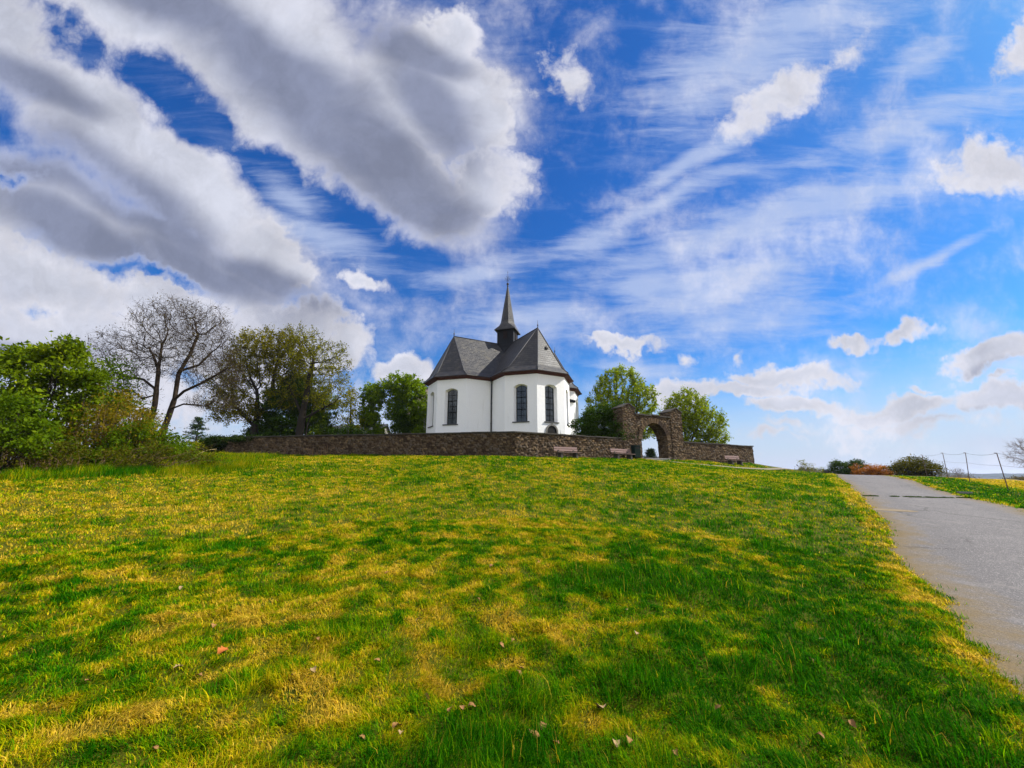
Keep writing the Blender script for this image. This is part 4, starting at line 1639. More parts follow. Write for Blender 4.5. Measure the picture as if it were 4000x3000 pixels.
def leaf_quads(C, size, rng, aspect=0.55, up=0.0, var=0.4):
    n = len(C)
    a = rng.normal(size=(n, 3))
    a /= np.linalg.norm(a, axis=1, keepdims=True)
    nr = rng.normal(size=(n, 3)) + np.array([0, 0, up])
    b = np.cross(nr, a)
    b /= np.maximum(np.linalg.norm(b, axis=1, keepdims=True), 1e-6)
    s = size * (1 + var * rng.normal(size=(n, 1))).clip(0.35, 2.0)
    a = a * s
    b = b * s * aspect
    V = np.stack([C - a, C - b * 0.9 - a * 0.1, C + a, C + b * 0.9 - a * 0.1], 1).reshape(-1, 3)
    F = (np.arange(n)[:, None] * 4 + np.arange(4)[None, :])
    return V, F


def ell_points(ells, n, rng, inner=0.0, power=1 / 3):
    """points in a union of ellipsoids (cx,cy,cz,rx,ry,rz[,weight])"""
    E = np.array([e[:6] for e in ells], float)
    w = np.array([e[6] if len(e) > 6 else (e[3] * e[4] * e[5]) ** 0.8 for e in ells])
    k = rng.choice(len(E), n, p=w / w.sum())
    d = rng.normal(size=(n, 3))
    d /= np.linalg.norm(d, axis=1, keepdims=True)
    r = (inner ** 3 + (1 - inner ** 3) * rng.random((n, 1))) ** power
    return E[k, :3] + d * r * E[k, 3:6], d, k


def colonize(P, par, att, step, infl, kill, iters, rng, lift=0.03, jit=0.18):
    P = np.array(P, float)
    par = list(par)
    nd = np.full(len(att), 1e9)
    ni = np.zeros(len(att), int)
    alive = np.ones(len(att), bool)

    def upd(Q, start):
        nonlocal nd, ni
        for s in range(0, len(Q), 400):
            D = np.linalg.norm(att[:, None, :] - Q[None, s:s + 400, :], axis=2)
            m = D.min(1)
            better = m < nd
            ni = np.where(better, D.argmin(1) + start + s, ni)
            nd = np.where(better, m, nd)
    upd(P, 0)
    alive &= nd > kill
    for it in range(iters):
        act = alive & (nd < infl)
        if not act.any():
            break
        dirs = att[act] - P[ni[act]]
        dirs /= np.linalg.norm(dirs, axis=1, keepdims=True)
        acc = np.zeros_like(P)
        np.add.at(acc, ni[act], dirs)
        idx = np.unique(ni[act])
        v = acc[idx] / np.maximum(np.linalg.norm(acc[idx], axis=1, keepdims=True), 1e-6)
        v = v + rng.normal(size=v.shape) * jit + np.array([0, 0, lift])
        v /= np.linalg.norm(v, axis=1, keepdims=True)
        new = P[idx] + v * step
        ok = np.ones(len(new), bool)
        for s in range(0, len(new), 500):
            D = np.linalg.norm(new[s:s + 500, None, :] - P[None, :, :], axis=2).min(1)
            ok[s:s + 500] = D > step * 0.45
        if not ok.any():
            break
        new = new[ok]
        st = len(P)
        P = np.concatenate([P, new])
        par += list(idx[ok])
        upd(new, st)
        alive &= nd > kill
    return P, np.array(par)


def skeleton(trunks, step):
    """polylines -> nodes, parents; each later polyline hooks on to the nearest existing node"""
    P, par = [], []
    for t in trunks:
        t = np.array(t, float)
        prev = -1
        if P:
            D = np.linalg.norm(np.array(P) - t[0], axis=1)
            if D.min() < 0.6:
                prev = int(D.argmin())
        for a, b in zip(t[:-1], t[1:]):
            n = max(1, int(np.linalg.norm(b - a) / step))
            for k in range(0 if prev == -1 else 1, n + 1):
                if prev == -1 and P and k == 0:
                    pass
                P.append(a + (b - a) * k / n)
                par.append(prev)
                prev = len(P) - 1
    return P, par


def tree(name, label, cat, trunks, ells, natt=1200, step=0.35, infl=5, kill=0.7, iters=110, r_base=0.25, r_tip=0.010, bark='bark',
         twigs=2, twig_len=0.45, twig_r=0.007, leaves=0, leaf=0.07, leaf_m='lf_green', seed=1, group=None, inner=0.35, leaf_spread=0.18, jit=0.18, tip_only=True):
    rng = np.random.default_rng(seed)
    base = Vector(trunks[0][0])
    att, _, _ = ell_points(ells, natt, rng, inner)
    P, par = skeleton(trunks, step)
    n0 = len(P)
    P, par = colonize(P, par, att, step, infl, kill, iters, rng, jit=jit)
    n = len(P)
    nch = np.zeros(n)
    for i in range(n - 1, -1, -1):
        if par[i] >= 0:
            nch[par[i]] += max(nch[i], 1) if nch[i] > 0 else 1
    tips = np.maximum(nch, 1)
    ex = math.log(max(tips.max(), 2)) / math.log(r_base / r_tip)
    R = r_tip * tips ** (1 / ex)
    ch = np.where(par >= 0)[0]
    p0, p1 = P[par[ch]], P[ch]
    r0, r1 = np.minimum(R[par[ch]], R[ch] * 1.35), R[ch]
    # overlap joints a little
    thick = r1 > 0.035
    parts = [tubes_np(p0[thick], p1[thick], r0[thick], r1[thick], 7), tubes_np(p0[~thick], p1[~thick], r0[~thick], r1[~thick], 3)]
    # twigs
    thin = np.where((R < r_tip * 3.2) & (par >= 0))[0]
    src = np.repeat(thin, twigs)
    d0 = P[src] - P[par[src]]
    d0 /= np.maximum(np.linalg.norm(d0, axis=1, keepdims=True), 1e-6)
    d = d0 * 0.8 + rng.normal(size=d0.shape) * 0.55 + np.array([0, 0, 0.18])
    d /= np.linalg.norm(d, axis=1, keepdims=True)
    ln = twig_len * (0.5 + rng.random((len(src), 1)))
    q0 = P[src] - d0 * step * rng.random((len(src), 1))
    q1 = q0 + d * ln * 0.55
    d2 = d + rng.normal(size=d.shape) * 0.35
    d2 /= np.linalg.norm(d2, axis=1, keepdims=True)
    q2 = q1 + d2 * ln * 0.5
    parts.append(tubes_np(q0, q1, np.full(len(q0), twig_r), np.full(len(q0), twig_r * 0.85), 3))
    parts.append(tubes_np(q1, q2, np.full(len(q0), twig_r * 0.85), np.full(len(q0), twig_r * 0.5), 3))
    V, F = join(parts)
    root = empty(name, base, 0, label, cat, group)
    mesh_obj('trunk', V - np.array(base), F, mats=[M[bark]], parent=root, smooth=True)
    if leaves:
        k = rng.integers(0, len(q1), leaves)
        t = rng.random((leaves, 1))
        C = np.where(t < 0.4, q0[k] + (q1[k] - q0[k]) * t * 2.5, q1[k] + (q2[k] - q1[k]) * (t - 0.4) / 0.6) + rng.normal(size=(leaves, 3)) * leaf_spread
        V, F = leaf_quads(C, leaf, rng)
        mesh_obj('crown', V - np.array(base), F, mats=[M[leaf_m]], parent=root)
    return root


def bush(name, label, cat, base, ells, clumps=120, per=120, clump_r=0.35, leaf=0.06, leaf_m='lf_green', stem_m='barkdark', stems=30,
         seed=1, group=None, inner=0.45, flat=0.6, stem_r=0.02, up=0.4):
    rng = np.random.default_rng(seed)
    C, d, _ = ell_points(ells, clumps, rng, inner)
    g = ground(C[:, 0], C[:, 1])
    C[:, 2] = np.maximum(C[:, 2], g + 0.12)
    cs = clump_r * (0.55 + 0.9 * rng.random(clumps))
    n = np.maximum(8, (per * (cs / clump_r) ** 2).astype(int))
    k = np.repeat(np.arange(clumps), n)
    off = rng.normal(size=(len(k), 3)) * np.array([1, 1, flat]) * 0.6
    L = C[k] + off * cs[k][:, None]
    # drooping, ragged tips
    gg = np.interp
    V, F = leaf_quads(L, leaf, rng, up=up)
    root = empty(name, base, 0, label, cat, group)
    b = np.array(base, float)
    mesh_obj('foliage', V - b, F, mats=[M[leaf_m]], parent=root)
    if stems:
        pick = rng.integers(0, clumps, stems)
        s0 = b + (C[pick] - b) * (0.7 if stems > 60 else 0.05) + np.c_[rng.normal(size=(stems, 2)) * 0.1, np.zeros(stems)]
        s0[:, 2] = ground(s0[:, 0], s0[:, 1]) - 0.05
        m1 = s0 + (C[pick] - s0) * 0.5 + rng.normal(size=(stems, 3)) * 0.15 + np.array([0, 0, 0.15])
        e1 = C[pick] + rng.normal(size=(stems, 3)) * 0.1
        e2 = e1 + (e1 - m1) * (0.30 if leaf_m in ('lf_bare', 'lf_under', 'lf_brown') else 0.08) + rng.normal(size=(stems, 3)) * 0.12
        one = np.ones(stems)
        V, F = join([tubes_np(s0, m1, one * stem_r * 1.6, one * stem_r, 5), tubes_np(m1, e1, one * stem_r, one * stem_r * 0.5, 4),
                     tubes_np(e1, e2, one * stem_r * 0.5, one * stem_r * 0.25, 3)])
        mesh_obj('stems', V - b, F, mats=[M[stem_m]], parent=root, smooth=True)
    return root


def make_trees():
    G = 'trees around the chapel'
    # bare tree on the left, two stems
    z = gz(-22.8, 27)
    tree('bare_tree', 'tall nearly bare grey tree with two forking stems above the left bushes', 'tree',
         [[(-23.0, 27, z - .2), (-23.02, 27, 4.3), (-22.9, 27.1, 5.4), (-22.7, 27.1, 6.7), (-22.75, 27.1, 8.4), (-22.2, 27.1, 9.8), (-21.8, 27, 11.2)],
          [(-22.8, 27.1, 6.5), (-22.0, 26.9, 7.15), (-20.8, 26.8, 7.7), (-19.5, 26.9, 8.6)],
          [(-22.9, 27.0, 5.9), (-21.7, 26.7, 6.25), (-20.2, 26.6, 6.1)],
          [(-23.75, 26.8, z - .2), (-23.75, 26.8, 4.9), (-23.6, 26.7, 6.2), (-23.8, 26.7, 8.5), (-24.0, 26.8, 10.4)],
          [(-23.6, 26.7, 6.9), (-24.2, 26.4, 6.55), (-24.7, 26.3, 6.95), (-25.5, 26.2, 7.2)],
          [(-23.65, 26.7, 7.2), (-24.6, 26.6, 7.9), (-26.0, 26.6, 8.1)],
          [(-22.75, 27.1, 8.6), (-21.7, 27.4, 9.1), (-20.9, 27.4, 10.1)],
          [(-23.8, 26.7, 8.6), (-24.9, 27.2, 9.9)]],
         [(-24.0, 27, 12.0, 2.2, 2.3, 1.9), (-22.0, 27, 11.7, 2.2, 2.3, 1.9), (-20.9, 27.1, 10.2, 2.0, 2.2, 1.8), (-26.2, 26.7, 9.9, 2.0, 2.2, 1.5), (-19.9, 26.8, 8.3, 1.9, 2.0, 1.5),
          (-26.3, 26.6, 8.2, 1.6, 1.7, 1.3), (-23.4, 26.9, 9.6, 2.4, 2.0, 1.8), (-19.6, 26.6, 6.3, 1.8, 1.5, 0.7), (-25.2, 26.6, 6.9, 1.5, 1.5, 0.8)],
         natt=5600, step=0.23, infl=4, kill=0.34, iters=150, r_base=0.175, r_tip=0.0082, bark='bark', twigs=3, twig_len=0.5, twig_r=0.0062,
         leaves=6500, leaf=0.045, leaf_m='lf_bare', seed=4, inner=0.05, jit=0.30, group=G)
    z = gz(-30, 46)
    tree('spring_tree', 'broad tree with bronze young leaves behind the left wall, left of the dark yew', 'tree',
         [[(-29.3, 46.5, z), (-29.2, 46.5, z + 4), (-29.4, 46.5, z + 7)], [(-29.2, 46.5, z + 4), (-27.6, 46.4, z + 7.5)], [(-29.2, 46.5, z + 3.4), (-31.5, 46.4, z + 5.6)]],
         [(-30.2, 46.5, 15.2, 3.4, 2.8, 3.6), (-27.0, 46.5, 15.5, 3.0, 2.6, 3.4), (-32.4, 46.5, 11.8, 2.6, 2.4, 2.6), (-31.5, 46, 9.0, 3.2, 2.2, 1.6)],
         natt=2300, step=0.38, infl=6, kill=0.62, iters=120, r_base=0.42, r_tip=0.014, bark='barkdark', twigs=2, twig_len=0.7, twig_r=0.010,
         leaves=33000, leaf=0.09, leaf_m='lf_spring', seed=8, inner=0.3, leaf_spread=0.16, group=G)
    z = gz(-23.3, 45)
    tree('spring_tree', 'spreading sparse tree with a dark double trunk rising behind the left wall', 'tree',
         [[(-23.4, 45, z), (-23.2, 45, z + 4.5), (-22.9, 45, z + 8.5), (-22.7, 45.1, z + 11)], [(-22.75, 45.2, z), (-22.7, 45.3, z + 3.5), (-21.9, 45.2, z + 6.5)],
          [(-23.2, 45, z + 4.5), (-25.0, 44.8, z + 8.0)], [(-23.0, 45, z + 4.2), (-20.4, 44.8, z + 5.6)]],
         [(-24.0, 45, 15.6, 2.6, 2.4, 3.4), (-21.4, 45, 13.6, 3.3, 2.6, 3.4), (-20.2, 45, 10.4, 3.2, 2.4, 1.8), (-25.8, 45, 10.6, 2.2, 2.0, 2.0)],
         natt=2300, step=0.36, infl=6, kill=0.6, iters=120, r_base=0.42, r_tip=0.014, bark='barkdark', twigs=2, twig_len=0.65, twig_r=0.010,
         leaves=13500, leaf=0.085, leaf_m='lf_olive', seed=9, inner=0.25, leaf_spread=0.14, group=G)
    z = gz(-19.2, 48)
    tree('spring_tree', 'slender yellowing sapling between the spreading tree and the green maples', 'tree',
         [[(-19.0, 48.3, z), (-19.0, 48.3, z + 3), (-19.3, 48.2, z + 7)]],
         [(-19.4, 48, 9.4, 1.3, 1.3, 2.6), (-19.0, 48, 7.2, 1.6, 1.3, 1.6)], natt=600, step=0.3, infl=4, kill=0.5, r_base=0.14, r_tip=0.012, bark='barkdark',
         twigs=2, twig_len=0.5, twig_r=0.009, leaves=3000, leaf=0.085, leaf_m='lf_olive', seed=12, group=G)
    z = gz(-16.9, 50)
    tree('maple_tree', 'narrow bright green maple left of the taller maple beside the chapel', 'tree',
         [[(-16.7, 50, z), (-16.7, 50, z + 3.4), (-17.2, 50, z + 6)]],
         [(-17.2, 50, 11.2, 1.5, 1.4, 1.7), (-17.6, 50, 8.6, 1.4, 1.3, 1.4), (-16.4, 50, 6.7, 1.1, 1.1, 1.0), (-16.2, 50, 12.0, .8, .8, 0.9)],
         natt=700, step=0.3, infl=4, kill=0.5, r_base=0.26, r_tip=0.014, bark='barkdark', twigs=3, twig_len=0.8, twig_r=0.01,
         leaves=8500, leaf=0.13, leaf_m='lf_bright', seed=13, leaf_spread=0.12, group=G)
    z = gz(-12.9, 50)
    tree('maple_tree', 'taller bright green maple close to the left end of the chapel', 'tree',
         [[(-13.2, 50, z), (-13.1, 50, z + 4.2), (-13.6, 50, z + 7)], [(-13.1, 50, z + 4.0), (-12.0, 50, z + 6.6)]],
         [(-13.9, 50, 12.3, 1.9, 1.7, 2.0), (-12.4, 50, 11.6, 1.8, 1.6, 2.2), (-11.6, 50, 9.0, 1.5, 1.4, 1.6), (-14.2, 50, 9.2, 1.3, 1.3, 1.4), (-11.9, 50, 6.6, 1.5, 1.3, 1.5)],
         natt=1100, step=0.32, infl=4, kill=0.5, r_base=0.28, r_tip=0.014, bark='barkdark', twigs=3, twig_len=0.8, twig_r=0.01,
         leaves=15500, leaf=0.13, leaf_m='lf_bright', seed=14, leaf_spread=0.12, group=G)
    z = gz(14.2, 52)
    tree('round_tree', 'round airy tree in young leaf rising behind the left gate pillar', 'tree',
         [[(14.4, 52, z), (14.3, 52, z + 3.2), (14.0, 52, z + 6)], [(14.3, 52, z + 3), (15.8, 52, z + 6)], [(14.3, 52, z + 2.8), (12.2, 52, z + 5.6)], [(14.3, 52, z + 2.4), (17.2, 51.5, z + 4.2)]],
         [(14.0, 52, 12.3, 3.3, 3.0, 3.3), (11.6, 52, 10.4, 2.3, 2.2, 2.3), (16.6, 52, 11.2, 2.3, 2.2, 2.6), (17.6, 51.6, 8.2, 2.0, 1.8, 1.8), (16.0, 51, 6.8, 2.0, 1.5, 1.1)],
         natt=1900, step=0.36, infl=5, kill=0.55, r_base=0.34, r_tip=0.013, bark='bark', twigs=3, twig_len=0.55, twig_r=0.009,
         leaves=22000, leaf=0.11, leaf_m='lf_yellow', seed=15, inner=0.62, leaf_spread=0.11, group=G)
    z = gz(19.8, 46)
    tree('fan_tree', 'fan-shaped yellow-green tree right of the gateway behind the low wall', 'tree',
         [[(19.6, 46, z), (19.5, 46, z + 1.6), (19.3, 46, z + 4)], [(19.5, 46, z + 1.2), (20.8, 46, z + 3.6)], [(19.5, 46, z + 0.9), (22.0, 46, z + 2.6)], [(19.5, 46, z + 1.4), (18.3, 46, z + 4.2)]],
         [(19.9, 46, 8.5, 2.5, 2.2, 2.9), (21.6, 46, 7.4, 2.4, 2.0, 2.2), (18.3, 46, 8.3, 1.2, 1.4, 2.2), (22.4, 46, 5.6, 1.8, 1.6, 1.4), (19.4, 46, 5.4, 1.8, 1.6, 1.4)],
         natt=1700, step=0.3, infl=4, kill=0.45, r_base=0.26, r_tip=0.012, bark='bark', twigs=3, twig_len=0.6, twig_r=0.009,
         leaves=22000, leaf=0.095, leaf_m='lf_yellow', seed=16, inner=0.2, leaf_spread=0.10, group=G)
    # far right bare tree, at the frame's edge
    z = gz(56.5, 45)
    tree('bare_tree', 'bare twiggy grey tree past the fence at the far end of the field', 'tree',
         [[(56.6, 45, z - .2), (56.4, 45, z + 1.2), (56.2, 45, z + 2.4)], [(56.4, 45, z + 1), (57.6, 45, z + 2.6)]],
         [(56.2, 45, 4.0, 2.1, 1.8, 1.8), (58, 45, 4.4, 2.2, 1.8, 2.2)], natt=900, step=0.25, infl=4, kill=0.4, r_base=0.14, r_tip=0.010, bark='twiggrey',
         twigs=3, twig_len=0.6, twig_r=0.009, leaves=0, seed=18, inner=0.1)


make_trees()


def make_bushes():
    GL = 'bushes at the left edge of the meadow'
    gr = lambda x, y: (x, y, gz(x, y))
    bush('green_bush', 'tall bright green leafy hazel at the far left, topmost of the bushes', 'bush', gr(-23.4, 20),
         [(-23.4, 20, 5.4, 2.0, 2.0, 2.5), (-25.8, 20, 4.9, 2.4, 2.2, 2.6), (-22.2, 20.2, 6.3, 1.1, 1.0, 1.5), (-24.2, 20, 6.6, 1.5, 1.2, 1.2), (-21.7, 20, 4.2, 1.2, 1.3, 1.8), (-22.7, 20.1, 7.8, 0.4, 0.4, 0.8, 2), (-25.3, 20, 7.3, 0.7, 0.5, 0.7, 2), (-21.3, 20, 6.2, 0.6, 0.5, 0.8, 2), (-24.0, 20, 7.7, 0.6, 0.5, 0.5, 1.5)],
         clumps=290, per=62, clump_r=0.38, leaf=0.095, leaf_m='lf_hazel', stems=120, seed=21, group=GL, inner=0.2)
    bush('green_bush', 'low yellow-green bush in front of the hazel at the far left', 'bush', gr(-20.0, 16.2),
         [(-20.4, 16.2, 3.7, 1.5, 1.2, 1.1), (-21.8, 16, 3.2, 1.5, 1.2, 1.2), (-19.2, 16.4, 3.0, 0.9, 0.8, 0.7)],
         clumps=130, per=70, clump_r=0.34, leaf=0.07, leaf_m='lf_green', stems=40, seed=22, group=GL, inner=0.3)
    bush('brown_bush', 'brownish half-leafed thicket between the hazel and the bare tree', 'bush', gr(-20.2, 20.5),
         [(-20.2, 20.6, 4.2, 1.7, 1.4, 1.9), (-18.9, 20.8, 3.6, 1.5, 1.3, 1.5), (-20.6, 20, 2.8, 2.0, 1.5, 1.2)],
         clumps=260, per=38, clump_r=0.40, leaf=0.055, leaf_m='lf_brown', stem_m='twigbrown', stems=170, seed=23, group=GL, inner=0.1, stem_r=0.012)
    bush('green_bush', 'dark green bush under the bare tree', 'bush', gr(-18.6, 20.5),
         [(-18.6, 20.6, 3.0, 1.7, 1.4, 1.3), (-17.3, 21, 2.55, 1.3, 1.2, 0.75), (-19.8, 19.6, 2.4, 1.5, 1.3, 1.0)],
         clumps=230, per=80, clump_r=0.34, leaf=0.055, leaf_m='lf_green', stems=50, seed=24, group=GL, inner=0.25)
    bush('bramble_bush', 'brown and green brambles low before the left bushes', 'bush', gr(-18.0, 17.0),
         [(-18.6, 16.8, 2.1, 1.6, 1.1, 0.95), (-16.4, 18.2, 2.2, 1.6, 1.1, 0.9), (-14.9, 19.8, 2.3, 1.3, 1.0, 0.7), (-20.6, 15.0, 2.0, 1.7, 1.0, 0.9), (-22.8, 14.6, 2.0, 2.0, 1.0, 1.0), (-22.4, 17.5, 2.3, 1.8, 1.3, 1.2)],
         clumps=430, per=50, clump_r=0.28, leaf=0.045, leaf_m='lf_under', stem_m='twigbrown', stems=330, seed=25, group=GL, inner=0.1, stem_r=0.010)
    bush('green_bush', 'sapling with pale green top leaves standing between the hazel and the bare tree', 'bush', gr(-24.8, 25),
         [(-24.8, 25, 7.2, 1.0, 1.0, 1.9), (-25.3, 25, 5.2, 1.6, 1.2, 1.5), (-23.6, 25, 5.0, 1.4, 1.2, 1.3)],
         clumps=170, per=45, clump_r=0.36, leaf=0.07, leaf_m='lf_green', stems=60, seed=26, group=GL, inner=0.15)
    bush('bramble_bush', 'yellowish scrub around the foot of the bare tree', 'bush', gr(-20.0, 25.0),
         [(-20.6, 25, 3.0, 1.9, 1.2, 0.9), (-18.6, 25.6, 2.55, 1.4, 1.0, 0.3), (-22.8, 25, 3.4, 1.6, 1.2, 1.1), (-17.4, 23.6, 2.4, 1.0, 0.8, 0.25)],
         clumps=240, per=45, clump_r=0.28, leaf=0.045, leaf_m='lf_olive', stem_m='twigbrown', stems=160, seed=27, group=GL, inner=0.1, stem_r=0.009)
    bush('bramble_bush', 'grassy scrub below the ivied end of the wall', 'bush', gr(-22.0, 31.5),
         [(-22.6, 31.5, 2.9, 2.2, 1.1, 0.35), (-19.6, 32.2, 3.0, 1.9, 1.0, 0.3), (-25.4, 32.5, 3.0, 1.9, 1.1, 0.4)],
         clumps=230, per=45, clump_r=0.24, leaf=0.045, leaf_m='lf_olive', stems=0, seed=28, group=GL, inner=0.05)
    GB = 'evergreens behind the wall'
    bush('yew_bush', 'dark conical yew under the spring trees behind the left wall', 'bush', gr(-26.6, 47.5),
         [(-26.6, 47.6, 8.2, 3.1, 2.2, 4.8), (-25.6, 47.8, 11.6, 1.9, 1.3, 2.6), (-28.4, 47.6, 6.4, 2.2, 1.8, 2.6)],
         clumps=520, per=80, clump_r=0.5, leaf=0.11, leaf_m='lf_dark', stems=30, seed=31, group=GB, inner=0.4)
    bush('holly_bush', 'brighter green bush right of the dark yew behind the double trunk', 'bush', gr(-23.2, 48.5),
         [(-23.4, 48.4, 7.0, 2.4, 1.9, 2.6), (-22.4, 48.4, 9.4, 1.6, 1.5, 2.6), (-24.4, 48.6, 10.4, 1.3, 1.3, 2.2)],
         clumps=300, per=75, clump_r=0.45, leaf=0.10, leaf_m='lf_green', stems=30, seed=32, group=GB, inner=0.35)
    bush('round_bush', 'low rounded dark bush below the slender sapling', 'bush', gr(-18.8, 46.5),
         [(-18.8, 46.5, 5.5, 2.3, 1.6, 1.7), (-17.2, 46.5, 5.2, 1.5, 1.3, 1.2)],
         clumps=170, per=75, clump_r=0.36, leaf=0.08, leaf_m='lf_dark', stems=20, seed=33, group=GB)
    bush('yew_bush', 'dark pointed yew in front of the taller maple', 'bush', gr(-13.4, 48.6),
         [(-13.4, 48.6, 6.0, 1.25, 1.1, 2.9), (-13.2, 48.6, 8.4, 0.75, 0.7, 1.7), (-12.6, 48.4, 5.2, 1.3, 1.1, 1.7)],
         clumps=230, per=75, clump_r=0.34, leaf=0.075, leaf_m='lf_dark', stems=14, seed=34, group=GB)
    bush('green_bush', 'fresh green bush between the pointed yew and the chapel', 'bush', gr(-11.2, 49.0),
         [(-11.3, 49.0, 5.6, 1.2, 1.1, 1.7), (-10.7, 49.0, 4.6, 1.0, 0.9, 1.1)],
         clumps=120, per=70, clump_r=0.34, leaf=0.085, leaf_m='lf_bright', stems=20, seed=35, group=GB)
    bush('laurel_bush', 'big dark green laurel hanging over the wall left of the gateway', 'bush', gr(8.2, 37.0),
         [(8.3, 36.9, 6.2, 2.1, 1.5, 1.7), (9.3, 36.6, 7.0, 1.3, 1.2, 1.15), (7.0, 37.0, 5.9, 1.5, 1.3, 1.25), (9.5, 35.4, 5.6, 0.85, 0.7, 1.0), (8.2, 37, 4.6, 2.0, 1.3, 1.2), (9.35, 34.75, 4.8, 0.4, 0.3, 0.5)],
         clumps=430, per=85, clump_r=0.34, leaf=0.07, leaf_m='lf_dark', stems=30, seed=36, group=GB)
    bush('shrub', 'pale loose shrub between the chapel and the laurel', 'bush', gr(9.0, 47.0),
         [(9.4, 47.0, 6.6, 1.4, 1.2, 2.4)], clumps=80, per=30, clump_r=0.4, leaf=0.07, leaf_m='lf_olive', stem_m='twiggrey', stems=70, seed=37, group=GB, inner=0.1, stem_r=0.012)
    # ivy on the wall's left end
    p = WP + LD * 29.6
    q = WP + LD * 26.4
    bush('ivy', 'dark ivy draped over the rounded left end of the long wall', 'ivy', gr(p[0], p[1] - 0.4),
         [(p[0], p[1], 4.5, 1.7, 0.7, 0.85), (q[0], q[1] - 0.05, 5.0, 1.9, 0.5, 0.3), (p[0] - 1.2, p[1] + .2, 4.2, 0.7, 0.7, 0.9)],
         clumps=300, per=60, clump_r=0.22, leaf=0.06, leaf_m='lf_ivy', stems=12, seed=38)
    # right-hand side, along the road
    GR = 'shrubs beyond the crest of the road'
    bush('shrub', 'sparse grey-green shrub on the crest right of the wall', 'bush', gr(35.5, 50),
         [(35.0, 50, 2.6, 1.0, 0.8, 0.85), (36.4, 50.2, 2.2, 0.8, 0.8, 0.5)], clumps=60, per=30, clump_r=0.26, leaf=0.05, leaf_m='lf_olive', stem_m='twiggrey', stems=90, seed=41, group=GR, inner=0.05, stem_r=0.010)
    bush('green_bush', 'dark green bush behind the orange bracken at the road crest', 'bush', gr(42.2, 53),
         [(41.6, 53, 2.6, 1.2, 1.0, 1.0), (43.6, 53, 2.9, 1.3, 1.0, 0.9)], clumps=150, per=60, clump_r=0.28, leaf=0.06, leaf_m='lf_dark', stems=40, seed=42, group=GR, inner=0.2)
    bush('bracken', 'clump of rusty orange bracken at the road crest', 'bracken', gr(43.6, 51),
         [(43.0, 51, 2.25, 1.8, 0.8, 0.95), (45.0, 51, 2.1, 1.5, 0.8, 0.8)], clumps=190, per=55, clump_r=0.24, leaf=0.05, leaf_m='lf_orange', stem_m='twigbrown', stems=120, seed=43, group=GR, inner=0.05, stem_r=0.008)
    bush('olive_bush', 'dense olive green bush behind the fence posts', 'bush', gr(39.2, 40.5),
         [(39.0, 40.6, 2.5, 1.7, 1.2, 0.95), (37.8, 40.6, 2.3, 1.0, 1.0, 0.8), (40.4, 40.6, 2.2, 1.2, 1.0, 0.8)],
         clumps=260, per=50, clump_r=0.28, leaf=0.05, leaf_m='lf_under', stem_m='barkdark', stems=110, seed=44, group=GR, inner=0.1)
    bush('bare_bush', 'leafless purplish-grey bush right of the olive bush', 'bush', gr(63.5, 60),
         [(63.0, 60, 1.6, 2.2, 1.3, 1.1), (65.6, 60, 1.2, 1.5, 1.2, 0.8)], clumps=110, per=10, clump_r=0.4, leaf=0.05, leaf_m='lf_bare', stem_m='twiggrey', stems=330, seed=45, group=GR, inner=0.1, stem_r=0.014)
    bush('hedge', 'low dark hedge along the far edge of the yellow field', 'hedge', gr(84, 66),
         [(80, 66, 0.9, 3.0, 1.0, 0.6), (84, 66, 1.0, 3.0, 1.0, 0.75), (90, 66, 1.2, 4, 1, .9)], clumps=220, per=45, clump_r=0.35, leaf=0.09, leaf_m='lf_bare', stem_m='twigbrown', stems=120, seed=46, group=GR)
    # far wood beyond the crest
    bush('far_wood', None, None, (86, 112, -1.5), [(80, 112, 0.6, 7, 3, 2.6), (88, 113, 0.4, 8, 3, 2.5), (97, 114, .2, 8, 3, 2.3), (74, 112, 0.0, 4, 3, 2.0)], clumps=420, per=50, clump_r=0.9, leaf=0.28, leaf_m='wood', stems=40, seed=47, stem_r=0.1)
    o = [x for x in bpy.data.objects if x.name.startswith('far_wood')][0]
    tag(o, 'dusky far wood rising past the road crest', 'wood', kind='stuff')

    # pines
    def pine(x, y, h, w, label, seed):
        rng = np.random.default_rng(seed)
        z = gz(x, y)
        root = empty('pine_tree', (x, y, z), 0, label, 'pine', 'small pines')
        m = MB()
        m.tube([(0, 0, -0.2), (0.05, 0, h * 0.5), (0, 0, h)], [0.12, 0.08, 0.02], 6)
        p0, p1, C = [], [], []
        for k in range(70):
            t = 0.15 + 0.83 * rng.random()
            a = rng.random() * 2 * pi
            l = w * (1 - t) ** 0.7 * (0.55 + 0.6 * rng.random())
            s = np.array((0, 0, t * h))
            e = s + np.array((cos(a) * l, sin(a) * l, 0.12 * l + 0.1 * rng.normal()))
            p0.append(s)
            p1.append(e)
            for q in range(46):
                u = 0.25 + 0.8 * rng.random()
                C.append(s + (e - s) * u + rng.normal(size=3) * np.array((0.16, 0.16, 0.07)))
        p0, p1 = np.array(p0), np.array(p1)
        V, F = tubes_np(p0, p1, np.full(len(p0), 0.03), np.full(len(p0), 0.01), 4)
        m.build('trunk', M['barkdark'], root)
        mesh_obj('boughs', V, F, mats=[M['barkdark']], parent=root)
        V, F = leaf_quads(np.array(C), 0.13, rng, 0.22)
        mesh_obj('crown', V, F, mats=[M['lf_pine']], parent=root)
    pine(-38.4, 50, 5.3, 2.3, 'small dark pine left of the ivied wall end', 51)
    pine(18.2, 54.5, 2.3, 1.5, 'tiny pine seen through the arch of the gateway', 52)


make_bushes()


